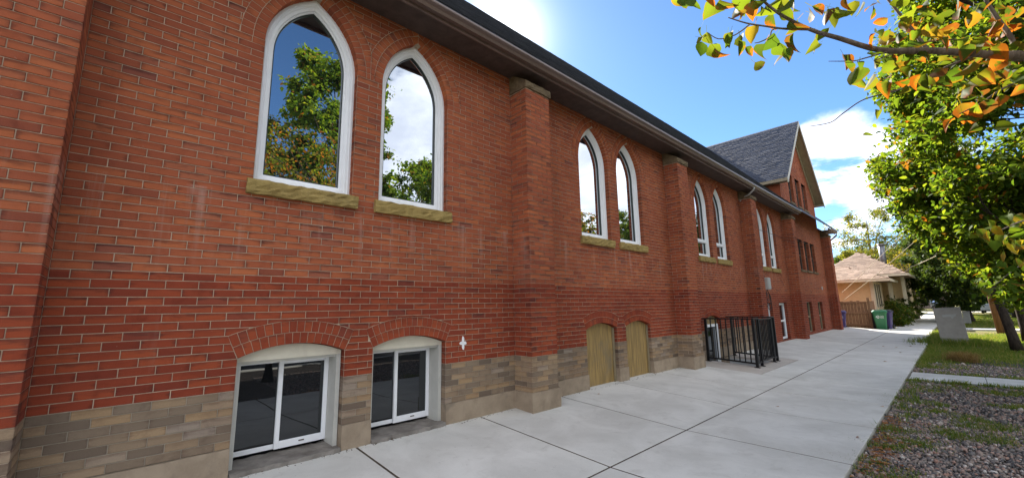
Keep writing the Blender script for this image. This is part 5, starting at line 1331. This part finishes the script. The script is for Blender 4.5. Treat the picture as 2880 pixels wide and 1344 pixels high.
tree('shade_tree', (4.9, 42.0, -0.16), 'low dark tree hanging over the walk behind the utility cabinet', rad=2.5, crown=(0.75, 5.6), trunk_r=0.14, leaf='leaf_dark', n_leaf=20000, leaf_size=0.16, clumps=90, seed=52, clump_r=0.6, lean=(-0.5, 0))
tree('shade_tree', (3.9, 56.0, -0.16), 'broad dark tree over the far walk', rad=3.8, crown=(2.2, 8.5), trunk_r=0.22, leaf='leaf_green', n_leaf=18000, leaf_size=0.22, clumps=80, seed=53, clump_r=0.9, lean=(-.4, 0))
tree('shade_tree', (7.5, 52.0, -0.16), 'dark tree at the right behind the lawn', rad=3.6, crown=(1.2, 9), trunk_r=0.22, leaf='leaf_dark', n_leaf=18000, leaf_size=0.22, clumps=80, seed=54, clump_r=0.9)
tree('shade_tree', (-0.5, 66.0, -0.16), 'far dark green tree left of the walk', rad=4.0, crown=(0.6, 8.5), trunk_r=0.22, leaf='leaf_dark', n_leaf=16000, leaf_size=0.26, clumps=70, seed=57, clump_r=1.0)
tree('shade_tree', (5.5, 84.0, -0.16), 'distant tree closing the view down the walk', rad=5.0, crown=(1.5, 9.5), trunk_r=0.25, leaf='leaf_green', n_leaf=16000, leaf_size=0.32, clumps=70, seed=58, clump_r=1.2)
tree('shade_tree', (-6, 92.0, -0.16), 'distant tree behind the bungalow roof', rad=6.0, crown=(1.5, 10), trunk_r=0.25, leaf='leaf_green', n_leaf=15000, leaf_size=0.36, clumps=60, seed=59, clump_r=1.3)
for k, (x, y, h_) in enumerate([(9.5, 64, 9.0), (10.5, 80, 10.0), (7.0, 100, 10.0), (14.0, 108, 11.0), (1.5, 118, 10.5)]):
    tree('shade_tree', (x, y, -0.2), ('dark tree right of the white parked car', 'second dark tree behind the parked car', 'far tree over the end of the street', 'farthest tree at the right horizon', 'far tree over the dim brick house')[k], group='trees closing the view', rad=4.6, crown=(0.5, h_), trunk_r=0.25, leaf='leaf_dark', n_leaf=14000, leaf_size=0.34, clumps=80, seed=200+k, clump_r=1.2)
tree('hedge', (10.5, 76.0, -0.2), 'long dark hedge closing off the lawn beyond the parked car', 'hedge', rad=7.0, crown=(0.0, 2.8), trunk_r=0.06, leaf='leaf_dark', n_leaf=16000, leaf_size=0.22, clumps=120, seed=230, clump_r=0.7, squash=(1, .14), shape=0.0)
tree('locust_tree', (-0.6, 52.0, -0.16), 'thin airy yellow-green tree rising behind the bungalow roof', rad=3.9, crown=(4.0, 10.2), trunk_r=0.16, leaf='leaf_locust', bark_='bark_grey', n_leaf=9500, leaf_size=0.17, clumps=60, seed=61, clump_r=0.9, limbs=14)
tree('locust_tree', (2.1, 47.0, -0.16), 'small pale yellowing tree right of the stove pipe', rad=1.7, crown=(2.4, 5.8), trunk_r=0.09, leaf='leaf_yellow', bark_='bark_grey', n_leaf=1700, leaf_size=0.13, clumps=30, seed=62, clump_r=0.55)
# shrubs along the house
for k, (x, y, h_, rr, mt_, lab) in enumerate([(1.75, 32.6, 1.55, 0.62, 'leaf_green', 'tall green shrub against the bungalow corner'), (2.05, 34.6, 1.25, 0.6, 'leaf_green', 'green shrub spreading over the walk behind the bins'), (1.7, 37.2, 1.9, 0.8, 'leaf_dark', 'dark shrub before the bungalow porch'), (1.9, 41.5, 2.3, 1.0, 'leaf_dark', 'large dark bush beyond the porch posts'), (1.6, 46.5, 2.6, 1.2, 'leaf_green', 'far green bush beside the walk')]):
    tree('shrub', (x, y, -0.16), lab, 'shrub', 'shrubs along the bungalow', rad=rr, crown=(0.0, h_), trunk_r=0.03, leaf=mt_, n_leaf=2600, leaf_size=0.10, clumps=34, seed=70+k, clump_r=0.26, shape=0.2, limbs=10)
for k, (px, py, lab) in enumerate([(2430, 922, 'small yellow-green weed at the fence foot'), (2461, 921, 'bright yellow-green weed in front of the green bin'), (2388, 920, 'dark green weed at the church corner'), (2500, 924, 'flat yellow weed at the sidewalk edge by the bins')]):
    q = onZ(px, py, -0.15); P = np.array([q[0], q[1], 0.0])+np.random.default_rng(k).normal(0, 1, (160, 3))*np.array([.10, .07, .05])+np.array([0, 0, -0.06])
    V, F, uv = leaf_cloud(P, 0.07, 90+k, False); o = put(bpy.data.objects.new('weed', arr_mesh('weed', V, F, 'leaf_yellow' if k in (0, 1, 3) else 'leaf_green', uv))); tag(o, lab, 'weed', 'weeds at the fence foot')
# across the street (seen mirrored in the windows)
for k, (x, y, h_, rr, mt_, n_, lab) in enumerate([(17.5, 8.1, 17.0, 3.3, 'leaf_mid', 34000, 'tall layered tree across the street, highest of its row'), (18.5, 4.4, 11.5, 2.5, 'leaf_locust', 18000, 'rounded yellow-green tree across the street opposite the first window'),
        (18, 13.4, 10.8, 2.8, 'leaf_mid', 19000, 'green tree across the street beside the tall one'), (20, 22.0, 9.0, 3.4, 'leaf_green', 15000, 'full green tree across the street opposite the second bay'), (19, 30.5, 11.0, 2.8, 'leaf_pear', 15000, 'orange-tinged tree across the street'), (20, 38.5, 12.0, 3.2, 'leaf_green', 15000, 'green tree across the street past the orange one'), (22, 49.0, 12.0, 4.0, 'leaf_green', 15000, 'distant green tree across the street'), (24, -7, 9, 4.0, 'leaf_green', 14000, 'green tree across the street behind the camera'), (22, 62, 13, 4.5, 'leaf_green', 14000, 'far rounded green tree across the street')]):
    tree('street_tree', (x, y, -0.16), lab, group='trees across the street', rad=rr, crown=(1.8, h_), trunk_r=0.2, leaf=mt_, n_leaf=n_, leaf_size=0.22, clumps=100, seed=120+k, clump_r=0.8)

# ---- the tree overhead: a pear whose branch reaches in from the right, big leaves near the lens
PT = empty('pear_tree', (5.55, 2.5, -0.16)); tag(PT, 'autumn pear tree overhead with large yellow, green and orange leaves', 'tree')
PB = np.array([5.55, 2.5, -0.16])
def loc(p): return np.asarray(p)-PB
fork = at_depth(3120, 140, 2.35)
tb = MB(); tb.tube([loc(PB), loc(PB+np.array([0.0, 0.0, 0.9])), loc((PB+fork)/2+np.array([0.25, 0.1, 0.5])), loc(fork), loc(fork+np.array([0.15, 0.2, 0.9])), loc(fork+np.array([0.1, 0.3, 1.7]))], [0.12, 0.105, 0.09, 0.065, 0.05, 0.02], 12)
trunk = tb.build('trunk', 'bark_dark', PT, True)
def limb(pts, radii, n=None, name='branch'):
    P = [at_depth(*p) for p in pts]; mb = MB(); Q = []; Rr = []
    for i in range(len(P)-1):
        for t_ in np.linspace(0, 1, 5)[:-1]:
            p0, p1, p2, p3 = P[max(i-1, 0)], P[i], P[i+1], P[min(i+2, len(P)-1)]
            q = 0.5*((2*p1)+(-p0+p2)*t_+(2*p0-5*p1+4*p2-p3)*t_**2+(-p0+3*p1-3*p2+p3)*t_**3); Q.append(loc(q)); Rr.append(radii[i]*(1-t_)+radii[i+1]*t_)
    Q.append(loc(P[-1])); Rr.append(radii[-1]); mb.tube(Q, Rr, 7); mb.build(name, 'bark_grey', PT, True); return np.array(Q)+PB
px = 1.32/F_PX      # metres per photo pixel at the branch
main = limb([(3120, 140, 2.35), (2880, 158, 2.0), (2760, 152, 1.85), (2620, 143, 1.75), (2480, 142, 1.72), (2360, 108, 1.68), (2280, 84, 1.66), (2190, 38, 1.62), (2120, -20, 1.6)], [30*px, 22*px, 14*px, 12*px, 10*px, 8*px, 6.5*px, 5*px, 3*px])
tw1 = limb([(2290, 84, 1.66), (2210, 82, 1.63), (2150, 74, 1.6), (2100, 66, 1.58), (2048, 50, 1.57)], [4*px, 3.5*px, 3*px, 2.5*px, 1.5*px], name='twig')
tw2 = limb([(2110, 68, 1.58), (2085, 88, 1.57), (2060, 102, 1.56), (2020, 110, 1.55), (1990, 92, 1.55)], [2.5*px, 2.2*px, 2*px, 1.6*px, 1*px], name='twig')
tw3 = limb([(2250, 82, 1.64), (2178, 82, 1.6), (2165, 104, 1.59), (2140, 118, 1.58), (2122, 122, 1.58)], [3*px, 2.5*px, 2.2*px, 2*px, 1.2*px], name='twig')
tw4 = limb([(2760, 152, 1.85), (2660, 190, 1.9), (2570, 240, 2.0), (2470, 268, 2.1), (2420, 285, 2.15), (2370, 320, 2.2), (2335, 345, 2.25), (2275, 356, 2.3)], [5*px, 4.5*px, 4*px, 3.2*px, 2.8*px, 2.6*px, 2.2*px, 1.5*px], name='twig')
tw5 = limb([(2610, 143, 1.75), (2570, 90, 1.8), (2530, 40, 1.85), (2490, -10, 1.9)], [7*px, 6*px, 5*px, 4*px], name='branch')
tw6 = limb([(2860, 150, 2.0), (2840, 100, 2.05), (2800, 45, 2.1), (2760, -20, 2.15)], [10*px, 9*px, 8*px, 6*px], name='branch')
tw7 = limb([(2500, 145, 1.72), (2430, 165, 1.66), (2400, 172, 1.64), (2330, 173, 1.62)], [3*px, 2.4*px, 2*px, 1*px], name='twig')
tw8 = limb([(2880, 225, 1.9), (2820, 250, 1.85), (2760, 290, 1.8), (2700, 320, 1.78)], [5*px, 4*px, 3*px, 2*px], name='twig')
tw9 = limb([(2700, 110, 1.9), (2600, 120, 1.85), (2520, 150, 1.8), (2460, 170, 1.76)], [3*px, 3*px, 2.4*px, 1.5*px], name='twig')
tw10 = limb([(2960, 600, 1.9), (2880, 620, 1.8), (2830, 640, 1.75), (2790, 660, 1.72)], [5*px, 3*px, 2*px, 1*px], name='twig')
tw11 = limb([(2960, 720, 2.0), (2900, 730, 1.95), (2850, 760, 1.9), (2800, 800, 1.9)], [5*px, 3*px, 2*px, 1*px], name='twig')
# leaf meshes: ovate, folded along the midrib, drooping; shared by all single leaves
def leaf_mesh(seed, mat='leaf_pear'):
    r = np.random.default_rng(seed); rows = 7; V = []; UV = []; fold = r.uniform(0.3, 1.0); bend = r.uniform(0.2, 1.5)*(1 if r.uniform() < .8 else -.6); tw = r.normal(0, 0.25)
    for i in range(rows+1):
        t_ = i/rows; w = 0.45*math.sin(math.pi*min(1, t_**0.72))**0.8*(1-0.25*t_)+0.004
        if i == rows: w = 0.006
        y = math.sin(bend*t_)/bend*1.0 if abs(bend) > .01 else t_; z = -(1-math.cos(bend*t_))/bend if abs(bend) > .01 else 0
        a = tw*t_
        for k, u in enumerate((-1, -0.5, 0, 0.5, 1)):
            ww = w*(1+r.normal(0, 0.05)) if abs(u) == 1 else w
            x = u*ww*math.cos(fold); zz = abs(u)*ww*math.sin(fold)+r.normal(0, 0.012)*(abs(u))
            V.append((x*math.cos(a)-zz*math.sin(a), y, z+x*math.sin(a)+zz*math.cos(a))); UV.append((0.5+0.4*u, t_))
    F = [(i*5+k, i*5+k+1, (i+1)*5+k+1, (i+1)*5+k) for i in range(rows) for k in range(4)]
    b = len(V)      # petiole
    for z in (0.0, -0.42): V += [(-0.012, z, 0.004), (0.012, z, 0.004)]; UV += [(.5, .1), (.5, .1)]
    F.append((b, b+1, b+3, b+2))
    return arr_mesh('leaf', np.array(V), [np.array(F)], mat, np.array(UV), True)
LM = [leaf_mesh(500+k) for k in range(9)]; LG = [leaf_mesh(520+k, 'leaf_pear_green') for k in range(6)]
lr = random.Random(77); NL = [0]
def put_leaf(p, size, hang=None):
    o = put(bpy.data.objects.new('leaf', lr.choice(LG if (project(np.asarray(p)[None])[0, 1] > 420 or lr.random() < 0.4) else LM)), PT); NL[0] += 1
    d = Vector(hang) if hang else Vector((lr.gauss(0, .6), lr.gauss(0, .6), lr.uniform(-1.2, 0.1)))
    q = d.normalized().to_track_quat('Y', 'Z'); o.rotation_mode = 'QUATERNION'
    o.rotation_quaternion = q @ Matrix.Rotation(lr.uniform(0, 6.28), 3, 'Y').to_quaternion()
    o.scale = (size*lr.uniform(.85, 1.2), size, size); o.location = loc(p)
# leaves read off the photograph: (x, y, length in px) of the leaf centre, at the depth of its twig
seen = [(1910, 8, 50), (1945, 22, 55), (1925, -5, 55), (1985, 5, 60), (2010, 22, 62), (2040, 12, 62), (2070, 30, 60), (2100, 18, 70), (2118, 32, 62), (2085, 45, 40), (2140, 10, 70), (2165, 22, 72), (2180, 55, 55), (2150, 30, 60), (2200, 12, 60), (2215, 25, 60), (2235, 20, 65), (2205, 45, 50), (2225, 75, 45), (2250, 78, 50), (2230, 65, 40), (2290, 40, 60), (2305, 30, 55), (2320, 45, 55), (2340, 50, 60), (2360, 55, 62), (2370, 30, 60), (2380, 12, 45), (2400, 22, 40), (2420, 25, 42), (2445, 20, 40), (2455, 35, 42),
        (1965, 95, 40), (1975, 108, 45), (1990, 112, 45), (1968, 140, 48), (2008, 145, 52), (2025, 152, 50), (2050, 108, 48), (2045, 115, 40), (2085, 115, 45), (2075, 135, 45), (2115, 95, 50), (2105, 145, 34), (2138, 150, 58), (2135, 185, 42), (2170, 120, 55), (2195, 140, 60), (2225, 125, 62), (2190, 155, 55), (2215, 155, 45), (2305, 115, 62), (2290, 130, 45), (2320, 100, 45),
        (2382, 170, 50), (2385, 190, 45), (2425, 225, 70), (2412, 215, 60), (2440, 230, 55), (2420, 182, 30), (2465, 180, 34), (2500, 175, 50), (2520, 165, 50), (2505, 190, 45), (2530, 185, 42), (2450, 115, 45), (2475, 118, 45), (2490, 105, 42), (2470, 95, 40), (2560, 160, 40),
        (2690, 215, 55), (2720, 200, 60), (2760, 235, 60), (2735, 235, 45), (2780, 215, 55), (2800, 185, 55), (2830, 190, 60), (2850, 205, 55), (2755, 130, 60), (2780, 120, 55), (2810, 150, 60), (2860, 140, 55), (2695, 255, 40), (2720, 280, 40), (2725, 275, 45), (2760, 290, 45), (2780, 300, 45), (2745, 305, 42), (2715, 315, 60), (2735, 325, 50), (2805, 280, 42), (2815, 285, 40), (2710, 335, 45),
        (2860, 230, 55), (2870, 250, 50), (2845, 240, 40), (2650, 100, 40), (2670, 120, 40), (2640, 60, 40), (2610, 40, 42), (2590, 25, 45), (2560, 45, 45), (2545, 70, 45), (2575, 85, 40), (2700, 40, 45), (2730, 55, 45), (2760, 25, 45), (2820, 20, 45), (2860, 40, 50), (2840, 70, 45), (2790, 80, 45),
        (2790, 630, 40), (2810, 645, 42), (2830, 615, 45), (2850, 640, 45), (2870, 615, 45), (2865, 650, 50), (2840, 680, 50), (2815, 670, 40), (2800, 690, 40), (2780, 665, 38), (2855, 700, 48), (2870, 690, 45), (2830, 720, 40), (2860, 740, 40), (2845, 760, 38), (2870, 775, 42), (2820, 745, 34), (2850, 800, 34), (2865, 815, 36)]
twpts = np.concatenate([main, tw1, tw2, tw3, tw4, tw5, tw6, tw7, tw8, tw9, tw10, tw11]); tpj = project(twpts)
for (x, y, L) in seen:
    k = np.argmin((tpj[:, 0]-x)**2+(tpj[:, 1]-y)**2); dep = tpj[k, 2]+lr.uniform(-0.08, 0.08)
    c = at_depth(x, y, dep); size = min(L*(0.98 if y < 420 else 0.85)/F_PX*dep, 0.11)
    d = np.array([lr.gauss(0, .45), lr.gauss(0, .45), lr.uniform(-1.3, -0.25)]); d /= np.linalg.norm(d)
    put_leaf(c-d*size*0.45, size, tuple(d))
# more leaves along the right-hand twigs
for seq, n_ in ((tw4[:20], 26), (tw5, 22), (tw6, 26), (tw8, 14), (tw9, 16), (main[:20], 26), (tw10, 8), (tw11, 10)):
    for _ in range(n_):
        p = seq[lr.randrange(len(seq))]+np.array([lr.gauss(0, .06), lr.gauss(0, .06), lr.gauss(-.02, .06)])
        if project(p[None])[0, 0] > 2440: put_leaf(p, lr.uniform(0.05, 0.085))
# the rest of the crown, above and beyond the frame
r = np.random.default_rng(88); n = 9000
v = r.normal(size=(n, 3)); v /= np.linalg.norm(v, axis=1)[:, None]
ctr = np.array([5.35, 2.7, 3.9]); P = ctr+v*np.array([1.7, 1.9, 1.65])*(r.uniform(0.2, 1, n)**0.5)[:, None]
cl = np.sin(P[:, 0]*4.1)+np.sin(P[:, 1]*3.7+1)+np.sin(P[:, 2]*4.6+2); P = P[cl > -0.35]
q = project(P); rad_ = np.sqrt(((q[:, 0]-1440)/1440)**2)
inframe = (q[:, 2] > 0) & (q[:, 0] > -60) & (q[:, 0] < 2960) & (q[:, 1] > -110) & (q[:, 1] < 1400)
far_ok = (q[:, 2] > 1.5) & (q[:, 0] > 2560) & (q[:, 1] < 420+0*q[:, 0]) & (r.uniform(0, 1, len(P)) < 0.40)
P = P[~inframe | far_ok]
V, F, uv = leaf_cloud(P-PB, 0.075, 89, True); o = put(bpy.data.objects.new('foliage', arr_mesh('foliage', V, F, 'leaf_pear', uv)), PT); o['kind'] = 'stuff'
mb = MB()
for k in range(40):
    a = loc(fork+np.array([0.1, 0.25, 1.2])*r.uniform(0, 1)); b = loc(ctr+r.normal(size=3)*np.array([.9, 1.0, .9])); pj_ = project((b+PB)[None])[0]
    if pj_[2] > 0 and -50 < pj_[0] < 2920 and -80 < pj_[1] < 1400: continue
    mb.tube([a, (a+b)/2+r.normal(0, .08, 3), b], [0.02, 0.012, 0.005], 5, False)
mb.build('branches', 'bark_dark', trunk, True, kind='stuff')
